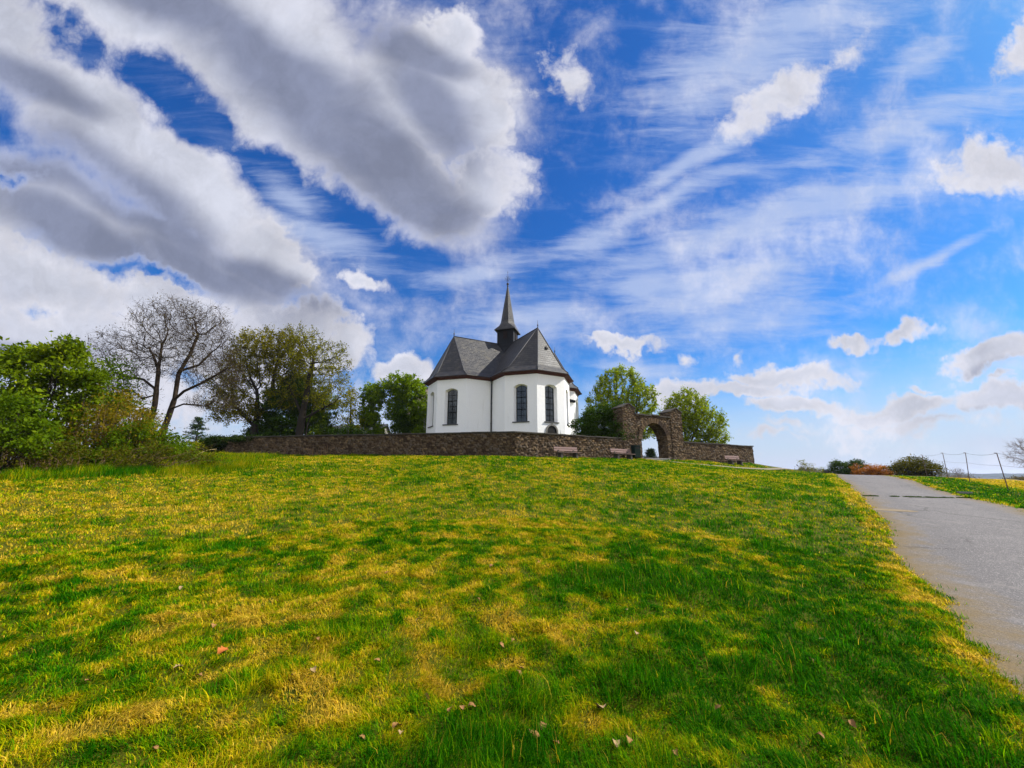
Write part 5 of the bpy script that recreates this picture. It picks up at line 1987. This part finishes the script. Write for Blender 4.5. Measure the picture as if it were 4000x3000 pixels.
# ------------------------------------------------------------------ houses behind the trees, far hills
def make_houses():
    root = empty('manor_house', (-10.5, 66, 3.0), 0.05, 'big house with a two-tier brown slate roof behind the maples', 'house')
    b = MB()
    b.box((-6, -4.5, -1), (6, 4.5, 7.4))
    b.build('wall', M['housewall'], root)
    b = MB()

    def hip(x0, y0, z0, x1, y1, z1):
        lo = [(-x0, -y0, z0), (x0, -y0, z0), (x0, y0, z0), (-x0, y0, z0)]
        hi = [(-x1, -y1, z1), (x1, -y1, z1), (x1, y1, z1), (-x1, y1, z1)]
        for i in range(4):
            slope_face(b, [lo[i], lo[(i + 1) % 4], hi[(i + 1) % 4], hi[i]])
        slope_face(b, hi)
        slope_face(b, lo[::-1])
    hip(6.5, 5.0, 7.35, 5.2, 3.6, 9.5)
    hip(5.5, 3.9, 9.75, 3.6, 0.2, 12.6)
    rf = b.build('roof', M['tileroof'], root)
    b = MB()
    b.box((-5.1, -3.5, 9.4), (5.1, 3.5, 9.8))
    b.build('band', M['dark'], rf)
    b = MB()
    b.box((-4.2, -0.5, 10.6), (-3.4, 0.3, 12.5))
    b.build('ridge_turret', M['housewall'], rf)
    b = MB()
    for i in range(4):
        q = [(-4.35, -0.65, 12.5), (-3.25, -0.65, 12.5), (-3.25, 0.45, 12.5), (-4.35, 0.45, 12.5)]
        slope_face(b, [q[i], q[(i + 1) % 4], (-3.8, -0.1, 13.7)])
    b.build('turret_cap', M['lead'], rf)
    for x in (-4, -1.4, 1.4, 4):
        for z in (1.2, 4.4):
            w = MB()
            w.box((x - 0.5, -4.53, z), (x + 0.5, -4.49, z + 1.6))
            wo = w.build('window', M['glass'], root)
            w = MB()
            w.box((x - 0.03, -4.56, z), (x + 0.03, -4.532, z + 1.6))
            w.box((x - 0.58, -4.56, z - 0.08), (x + 0.58, -4.532, z))
            w.build('frame', M['plaster'], wo)
    root = empty('farmhouse', (-29.5, 78, 2.2), -0.25, 'low house with a plain grey slate roof far behind the round bush', 'house')
    b = MB()
    b.box((-6, -4, -1.5), (6, 4, 4.6))
    for sx in (-1, 1):
        b.poly([(sx * 6, -4, 4.6), (sx * 6, 4, 4.6), (sx * 6, 0, 8.8)])
    b.build('wall', M['housewall'], root)
    b = MB()
    for sy in (-1, 1):
        slope_face(b, [(-6.4, sy * 4.6, 4.0), (6.4, sy * 4.6, 4.0), (6.4, 0, 8.95), (-6.4, 0, 8.95)])
        slope_face(b, [(-6.4, sy * 4.6, 3.88), (6.4, sy * 4.6, 3.88), (6.4, 0, 8.82), (-6.4, 0, 8.82)])
    rf = b.build('roof', M['greyroof'], root)
    b = MB()
    b.box((2.2, -0.45, 7.8), (3.0, 0.45, 9.9))
    b.build('chimney', M['housewall'], rf)


make_houses()


def make_hills():
    a = np.linspace(radians(-60), radians(75), 260)
    rows = 14
    V = []
    for j in range(rows):
        t = j / (rows - 1)
        r = 2600 + 1500 * t
        prof = math.sin(pi * min(t * 1.15, 1.0)) ** 0.8
        hgt = -20 + prof * (20 + 52 * fbm(a * 7.0, a * 0 + 2.0, 77, 5) + 8 * fbm(a * 60, a * 0 + t * 3, 78, 3))
        V.append(np.c_[np.sin(a) * r, np.cos(a) * r, hgt])
    V = np.array(V).reshape(-1, 3)
    n = len(a)
    i, j = np.meshgrid(np.arange(n - 1), np.arange(rows - 1))
    k = (j * n + i).ravel()
    o = mesh_obj('hills', V, np.c_[k, k + 1, k + n + 1, k + n], mats=[M['hill']], smooth=True)
    tag(o, kind='structure')


make_hills()

# ------------------------------------------------------------------ meadow grass
GREEN_PATCH = np.array([   # x, y, rx, ry, strength: lusher, longer clumps
    (1.8, 6.1, 1.5, 0.65, 1.0), (2.7, 6.0, 0.6, 0.4, 0.7), (0.9, 3.55, 0.35, 0.3, 1.0), (1.15, 3.75, 0.3, 0.25, .8), (0.12, 3.4, 0.45, 0.3, 0.8),
    (-0.15, 2.85, 0.5, 0.35, 0.9), (4.9, 8.2, 0.5, 0.3, 1.0), (4.7, 10.2, 0.45, 0.3, 1.0), (2.2, 3.9, 0.5, 0.3, 0.8), (1.7, 4.6, 0.5, 0.3, .5),
    (-1.9, 3.4, 0.4, 0.3, 0.7), (-1.5, 4.4, 0.5, 0.25, 0.7), (-0.3, 4.3, 0.5, 0.3, 0.7), (-2.9, 5.6, 0.7, 0.3, 0.6), (0.6, 2.75, 0.5, .25, .6),
    (-5.2, 7.5, 1.0, 0.4, 0.5), (1.0, 12, 1.4, 0.5, 0.5), (-4.0, 17, 1.6, 0.5, 0.8), (-9.0, 19, 2.2, 0.7, 0.6), (2.6, 2.9, .5, .3, .6), (3.4, 4.6, 0.5, 0.25, 0.6),
    (8.5, 14, 1.0, 0.4, 0.7), (2.4, 7.4, 0.8, 0.3, 0.5), (-3.3, 10.5, 1.2, 0.4, .4),
])
DRY_PATCH = np.array([
    (-2.1, 3.05, 0.55, 0.22, 1.0), (-1.6, 3.35, 0.4, 0.2, 0.8), (-2.6, 3.0, 0.35, 0.25, 0.8), (-1.2, 3.1, 0.3, 0.15, 0.6), (-3.2, 4.6, 0.6, 0.25, 0.7),
    (-0.8, 5.6, 0.5, 0.25, 0.6), (0.4, 4.4, 0.3, 0.15, 0.6), (-5, 6, 0.8, 0.3, .7), (-6, 9, 1.2, .4, .7), (-1.5, 8, 1, .3, .6), (-9, 11, 1.6, .5, .7), (1.5, 3.0, 0.25, .15, .5),
    (0.0, 9.5, 1.4, 0.4, 0.5), (-3.0, 13, 1.8, 0.5, 0.5),
])


def patch(x, y, tab):
    o = np.zeros(len(x))
    for cx, cy, rx, ry, s in tab:
        d = np.hypot((x - cx) / rx, (y - cy) / ry)
        o = np.maximum(o, s * (1 - sstep(d, 0.45, 1.25)))
    return o


FEET = np.array([(-24, 13.2), (-20.5, 14.6), (-17.6, 16.2), (-15.0, 18.4), (-14.2, 20.5), (-16.2, 23), (-18.5, 29.5), (-22, 31.0), (-27, 35.5)], float)


def poly_dist(x, y, pts):
    best = np.full(len(x), 1e9)
    for a, b in zip(pts[:-1], pts[1:]):
        ab = b - a
        t = np.clip(((x - a[0]) * ab[0] + (y - a[1]) * ab[1]) / (ab @ ab), 0, 1)
        best = np.minimum(best, np.hypot(x - a[0] - t * ab[0], y - a[1] - t * ab[1]))
    return best


def tuft_cells(x, y, size=0.19):
    """every tuft of grass has its own colour and vigour"""
    a = x / size + 0.9 * vnoise(x * 3.0, y * 3.0, 401)
    b = y / size + 0.9 * vnoise(x * 3.0, y * 3.0, 402)
    i0, j0 = np.floor(a), np.floor(b)
    best = np.full(len(x), 9.0)
    t1 = np.zeros(len(x))
    t2 = np.zeros(len(x))
    for di in (-1, 0, 1):
        for dj in (-1, 0, 1):
            i, j = i0 + di, j0 + dj
            d = np.hypot(a - i - hash2(i, j, 403), b - j - hash2(i, j, 404))
            k = d < best
            best = np.where(k, d, best)
            t1 = np.where(k, hash2(i, j, 405), t1)
            t2 = np.where(k, hash2(i, j, 406), t2)
    return t1, t2


def grass_fields(x, y):
    """dryness 0..1 and lushness 0..1 of the turf; far dryness also paints in backlight"""
    r = np.hypot(x, y)
    big = fbm(x * 0.42, y * 0.26, 101, 4)
    mid = fbm(x * 1.5, y * 1.05, 102, 4)
    fin = fbm(x * 4.2, y * 4.8, 103, 3)
    dry = 0.43 + (big - 0.5) * 0.7 + (mid - 0.5) * 1.0 + (fin - 0.5) * 1.5
    tv, th = tuft_cells(x, y)
    dry = dry + (tv - 0.5) * 0.54 - 0.12 * sstep(th, 0.8, 1.0)
    dry -= 0.014 * np.clip(x, -8, 8) + 0.13 * sstep(x, -0.6, 2.2) * (1 - sstep(y, 9, 17))
    dry += 0.13 * (sstep(y, 6.0, 10) * (1 - sstep(y, 13, 24))) + 0.09 * sstep(y, 17, 27)  # last term yellows the far turf to imitate backlit brightness near the crest
    g = patch(x, y, GREEN_PATCH)
    d = patch(x, y, DRY_PATCH)
    g = g * (0.35 + 0.75 * tv[::1] + 0.6 * (fin - 0.3)).clip(0.1, 1.1)
    dry = dry * (1 - 0.75 * g) - 0.12 * g
    dry = dry + d * 0.6
    lush = np.clip(g * (0.6 + 0.8 * fin) + sstep(0.30 - dry, 0.0, 0.35) * 0.35 + sstep(th, 0.80, 1.0) * 0.42, 0, 1)
    u, v = road_uv(x, y)
    fringe = sstep(v, -0.75, -0.2) * (1 - sstep(v, 0.0, 0.5)) * sstep(u, -8, 0)
    dry = dry + fringe * (0.25 + 0.6 * vnoise(x * 1.2, y * 1.2, 107)) * (1 - sstep(u, 14, 22) * 0.6)
    nearroad = sstep(v, -3.2, -1.2) * (1 - sstep(v, -0.9, -0.3))
    dry = dry - nearroad * 0.16
    verge = sstep(v, ROAD_W - 0.2, ROAD_W + 0.5) * (1 - sstep(v, ROAD_W + 2.6, ROAD_W + 3.4))
    dry = dry - verge * 0.35 + 0.35 * sstep(v, ROAD_W - 0.3, ROAD_W) * (1 - sstep(v, ROAD_W + 0.05, ROAD_W + 0.45))
    field = sstep(v, ROAD_W + 2.9, ROAD_W + 3.7)
    dry = dry * (1 - field) + field * (0.9 + 0.2 * (mid - 0.5))
    return np.clip(dry, 0, 1.15), lush, field


def ramp_np(t, stops):
    xs = [s[0] for s in stops]
    return np.stack([np.interp(t, xs, [s[1][k] for s in stops]) for k in range(3)], -1)


def blades(x, y, z, h, w, lean, col, rng):
    n = len(x)
    a = tuft_cells(x, y)[1] * 17.0 + rng.normal(size=n) * 1.1
    f = a + pi / 2 + rng.normal(size=n) * 0.5
    ax = np.stack([np.cos(f), np.sin(f), np.zeros(n)], -1) * (w / 2)[:, None]
    ld = np.stack([np.cos(a), np.sin(a), np.zeros(n)], -1)
    p = np.stack([x, y, z], -1)
    up = np.array([0, 0, 1.0])
    c1, s1 = np.cos(lean * 0.55), np.sin(lean * 0.55)
    m = p + ld * (h * 0.5 * s1)[:, None] + up * (h * 0.5 * c1)[:, None]
    c2, s2 = np.cos(np.minimum(lean * 1.5, 1.75)), np.sin(np.minimum(lean * 1.5, 1.75))
    t = m + ld * (h * 0.5 * s2)[:, None] + up * (h * 0.5 * c2)[:, None]
    V = np.stack([p - ax, p + ax, m + ax * 0.75, m - ax * 0.75, t], 1).reshape(-1, 3)
    b = np.arange(n)[:, None] * 5
    return V, b + np.array([[0, 1, 2, 3]]), b + np.array([[3, 2, 4]]), np.repeat(col, 5, 0)


GRASS_STOPS = [(0.0, (0.012, 0.105, 0.0005)), (0.20, (0.045, 0.195, 0.0006)), (0.40, (0.135, 0.265, 0.0008)), (0.58, (0.265, 0.330, 0.001)),
               (0.78, (0.400, 0.355, 0.002)), (1.0, (0.590, 0.400, 0.008)), (1.2, (0.68, 0.46, 0.05))]


def keep_mask(x, y):
    u, v = road_uv(x, y)
    l, r = road_edges(u)
    jit = 0.22 * vnoise(x * 5.3, y * 5.3, 301) + 0.30 * hash2(np.floor(x * 997), np.floor(y * 991), 302) ** 3
    onroad = (v > l + 0.02 + jit) & (v < r - 0.02 - jit)
    px, py = x - WP[0], y - WP[1]
    inside = (px * NR[0] + py * NR[1] < -0.12) & (px * NL[0] + py * NL[1] < -0.12)
    return ~onroad & ~inside & (path_dist(x, y) > 0.27 + 0.2 * vnoise(x * 3, y * 3, 5))


def make_grass():
    rng = np.random.default_rng(77)
    R0_, R1_ = 1.8, 48.0

    def scatter(N, e, r1):
        r = (R0_ ** e + rng.random(N) * (r1 ** e - R0_ ** e)) ** (1 / e)
        a = radians(90) + (rng.random(N) * 2 - 1) * radians(57)
        x, y = r * np.cos(a), r * np.sin(a)
        tuft = 0.05 + 0.012 * r            # gather into tufts
        x += (vnoise(x / tuft, y / tuft, 201) - 0.5) * tuft * 0.9
        y += (vnoise(x / tuft, y / tuft, 202) - 0.5) * tuft * 0.9
        k = keep_mask(x, y)
        return x[k], y[k], r[k]
    parts = []
    # carpet of short, matted, curling blades
    near = scatter(420000, 0.75, 10.0)
    x, y, r = [np.concatenate(q) for q in zip(scatter(560000, 0.72, R1_), near)]
    n = len(x)
    dry, lush, field = grass_fields(x, y)
    thatch = rng.random(n) < 0.30
    dd = np.clip(dry + rng.normal(size=n) * 0.21 + thatch * 0.16, 0, 1.2)
    h = (0.032 + 0.034 * rng.random(n)) * (1 + 0.05 * np.clip(r - 4, 0, 20)) * (1 - 0.35 * field)
    h *= (0.65 + 0.8 * fbm(x * 3.1, y * 3.1, 141, 3)) * (0.65 + 0.7 * tuft_cells(x, y)[1])
    w = (0.0009 + 0.00125 * r) * (0.6 + 0.7 * rng.random(n))
    lean = 0.55 + 0.75 * rng.random(n)
    parts.append(blades(x, y, ground(x, y) - 0.004, h, w, lean, ramp_np(dd, GRASS_STOPS), rng))
    # standing blades, longer in the lush clumps
    x, y, r = scatter(430000, 0.80, R1_)
    dry, lush, field = grass_fields(x, y)
    k = rng.random(len(x)) < 0.55 + 0.75 * lush + 0.25 * field
    x, y, r, dry, lush, field = x[k], y[k], r[k], dry[k], lush[k], field[k]
    n = len(x)
    dd = np.clip(dry + rng.normal(size=n) * 0.15 + 0.06 * lush, 0, 1.2)
    straw = rng.random(n) < 0.022 + 0.05 * (dry > 0.55)
    dd = np.where(straw, 0.95 + 0.25 * rng.random(n), dd)
    h = 0.040 + 0.032 * rng.random(n) + 0.115 * lush * (0.3 + rng.random(n))
    h *= 1 + 0.08 * np.clip(r - 6, 0, 14) / 6
    h = np.where(straw, h * (1.0 + 0.8 * rng.random(n)), h)
    h *= 1 - 0.35 * field
    w = (0.0010 + 0.00120 * r) * (0.7 + 0.6 * rng.random(n))
    w = np.where(straw, w * 0.55, w)
    lean = np.abs(rng.normal(size=n)) * 0.40 + 0.22 + 0.6 * np.clip(dry - 0.45, 0, 0.6)
    parts.append(blades(x, y, ground(x, y) - 0.006, h, w, lean, ramp_np(dd, GRASS_STOPS), rng))
    nv = len(parts[0][0])
    o = mesh_obj('grass', np.concatenate([p[0] for p in parts]), np.concatenate([parts[0][1], parts[1][1] + nv]),
                 np.concatenate([parts[0][2], parts[1][2] + nv]), mats=[M['blade']], attrs={'col': np.concatenate([p[3] for p in parts])})
    tag(o, kind='stuff')

    # long rough grass at the foot of the bushes and the left wall
    M2 = 60000
    t = rng.random(M2) * (len(FEET) - 1)
    i = t.astype(int)
    f = (t - i)[:, None]
    P = FEET[i] * (1 - f) + FEET[i + 1] * f + rng.normal(size=(M2, 2)) * np.array([0.85, 0.75])
    m3 = 16000
    s = 8 + rng.random(m3) ** 0.7 * 23
    Q = WP + LD * s[:, None] + NL * (np.abs(rng.normal(size=m3)) * 0.45 + 0.05)[:, None]
    m4 = 5000
    s = rng.random(m4) * 27
    Q2 = WP + WD * s[:, None] + NR * (np.abs(rng.normal(size=m4)) * 0.14 + 0.03)[:, None]
    P = np.concatenate([P, Q, Q2])
    x, y = P[:, 0], P[:, 1]
    hh = np.concatenate([np.full(M2, 0.36), np.full(m3, 0.20), np.full(m4, 0.12)])
    k = keep_mask(x, y)
    x, y, hh = x[k], y[k], hh[k]
    n = len(x)
    cl = fbm(x * 0.9, y * 0.9, 131, 4)
    dd = np.clip(0.42 + (cl - 0.5) * 1.6 + rng.normal(size=n) * 0.2, 0.1, 1.2)
    h = hh * (0.35 + 0.9 * rng.random(n)) * (0.4 + 1.2 * fbm(x * 1.7, y * 1.7, 132, 3))
    rr = np.hypot(x, y)
    V, F4, F3, C = blades(x, y, ground(x, y) - 0.01, h, 0.0006 * rr * (0.8 + 0.8 * rng.random(n)), np.abs(rng.normal(size=n)) * 0.35 + 0.15,
                          ramp_np(dd, GRASS_STOPS) * 0.85, rng)
    tag(mesh_obj('rough_grass', V, F4, F3, mats=[M['blade']], attrs={'col': C}), kind='stuff')

    # weeds growing in the crack across the road
    n = 4200
    t = rng.random(n)
    gap = vnoise(t * 17, t * 0 + 2.5, 9)
    t = t[gap > 0.46]
    n = len(t)
    uu = 15.6 + 4.6 * t + rng.normal(size=n) * 0.035 + 0.10 * np.sin(t * 9) + 0.25 * (vnoise(t * 8, t * 0 + 5.5, 3) - 0.5)
    vv = 0.0 + 4.1 * t + rng.normal(size=n) * 0.03
    p = R0 + uu[:, None] * RD + vv[:, None] * RN
    dd = np.clip(0.3 + rng.normal(size=n) * 0.18, 0, 1)
    V, F4, F3, C = blades(p[:, 0], p[:, 1], hbase(p[:, 0], p[:, 1]) - 0.005, 0.035 + 0.07 * rng.random(n) * vnoise(t * 25, t * 0 + 1.5, 4), np.full(n, 0.02), np.abs(rng.normal(size=n)) * 0.5 + 0.4,
                          ramp_np(dd, GRASS_STOPS) * 0.28, rng)
    tag(mesh_obj('crack_weeds', V, F4, F3, mats=[M['blade']], attrs={'col': C}), kind='stuff')

    # dry stalks standing before the left wall
    rng = np.random.default_rng(5)
    b0, b1 = [], []
    for q in range(46):
        s = 17.5 + rng.normal() * 1.6
        p = WP + LD * s + NL * (0.6 + 0.5 * rng.random())
        z = gz(*p)
        hgt = 0.5 + 0.7 * rng.random()
        b0.append((p[0], p[1], z))
        b1.append((p[0] + rng.normal() * 0.16, p[1] + rng.normal() * 0.1, z + hgt))
    V, F = tubes_np(np.array(b0), np.array(b1), np.full(46, 0.013), np.full(46, 0.006), 3)
    base = np.array(b0[0])
    o = mesh_obj('dry_stalks', V, F, mats=[M['twigbrown']])
    tag(o, kind='stuff')


make_grass()


# ------------------------------------------------------------------ fallen leaves on the turf
def leaf_shape(rng, L, lobed):
    """one curled leaf, thin but with its own thickness"""
    n = 9
    vs, fs = [], []
    rows = []
    curl = 0.5 + rng.random() * 1.0
    for i in range(n):
        t = i / (n - 1)
        wd = L * 0.34 * math.sin(pi * min(1, t * 0.92 + 0.06)) ** 0.8
        if lobed:
            wd *= 1 + 0.35 * math.cos(t * 5 * 2 * pi)
        zc = L * 0.16 * math.sin(t * pi * curl) + 0.004
        row = []
        for j, s in enumerate((-1, -0.4, 0.4, 1)):
            row.append((L * (t - 0.5), s * wd + L * 0.03 * math.sin(t * 7), zc + abs(s) ** 1.5 * wd * (0.35 + 0.3 * rng.random())))
        rows.append(row)
    for th in (0, 0.0016):
        for row in rows:
            for p in row:
                vs.append((p[0], p[1], p[2] + th))
    k = 4
    off = n * k
    for i in range(n - 1):
        for j in range(k - 1):
            a = i * k + j
            fs.append((a, a + k, a + k + 1, a + 1))
            fs.append((off + a, off + a + 1, off + a + k + 1, off + a + k))
    return np.array(vs), np.array(fs)


def make_leaves():
    rng = np.random.default_rng(19)
    spots = [(-2.48, 3.93, 'orangeleaf', 0.10, 'large orange-brown oak leaf lying on the yellow-green turf'),
             (0.62, 3.28, 'paleleaf', 0.12, 'biggest crumpled pale pink leaf lying beside a dark green tuft')]
    lab = 'small curled dead leaf lying in the short meadow grass'
    pts = [(0.16, 2.95), (0.22, 3.0), (0.12, 3.02), (0.27, 2.92), (0.2, 3.08), (-0.35, 3.28), (-0.28, 3.3), (-0.42, 3.25), (-0.6, 3.35), (-0.72, 2.98), (-0.68, 2.9),
           (0.05, 3.75), (0.08, 3.85), (-0.1, 4.2), (0.02, 4.3), (0.95, 2.78), (0.62, 2.86), (0.7, 2.9), (-2.9, 4.4), (-3.2, 3.5), (-2.6, 3.6), (-2.4, 3.55), (-1.75, 4.1),
           (-1.6, 3.4), (-1.5, 3.5), (-0.95, 4.6), (-0.4, 5.2), (-0.9, 2.85), (1.2, 4.4), (1.3, 5.1), (2.1, 4.9), (2.3, 3.2), (3.0, 4.4), (2.6, 4.0), (-4.1, 5.5), (-3.4, 6.4),
           (-1.7, 6.0), (0.4, 6.6), (-0.3, 6.4), (3.9, 6.7), (-1.1, 3.75), (1.45, 3.3), (1.9, 2.95), (-2.05, 2.75)]
    protos = {}
    for i, (px, py) in enumerate(pts):
        spots.append((px, py, 'paleleaf' if rng.random() < 0.3 else 'deadleaf', 0.04 + 0.03 * rng.random(), lab))
    for px, py, m, L, lb in spots:
        V, F = leaf_shape(rng, L, m == 'orangeleaf' or rng.random() < 0.5)
        o = mesh_obj('fallen_leaf', V, F, mats=[M[m]], smooth=True)
        o.location = (px, py, gz(px, py) + 0.016 + 0.015 * rng.random())
        o.rotation_euler = (rng.normal() * 0.35, rng.normal() * 0.35, rng.random() * 6.28)
        tag(o, lb, 'leaf', 'fallen leaves scattered in the meadow')


make_leaves()



# ------------------------------------------------------------------ the air
def make_haze():
    m, t, out = mat('hazy_air')
    v = t.new('ShaderNodeVolumePrincipled', {'Color': (0.66, 0.76, 0.98, 1), 'Density': 0.00013, 'Anisotropy': 0.2})
    t.l.new(v.outputs[0], out.inputs['Volume'])
    b = MB()
    b.box((-7000, -7000, -60), (7000, 7000, 75))
    tag(b.build('haze', m), kind='stuff')


make_haze()
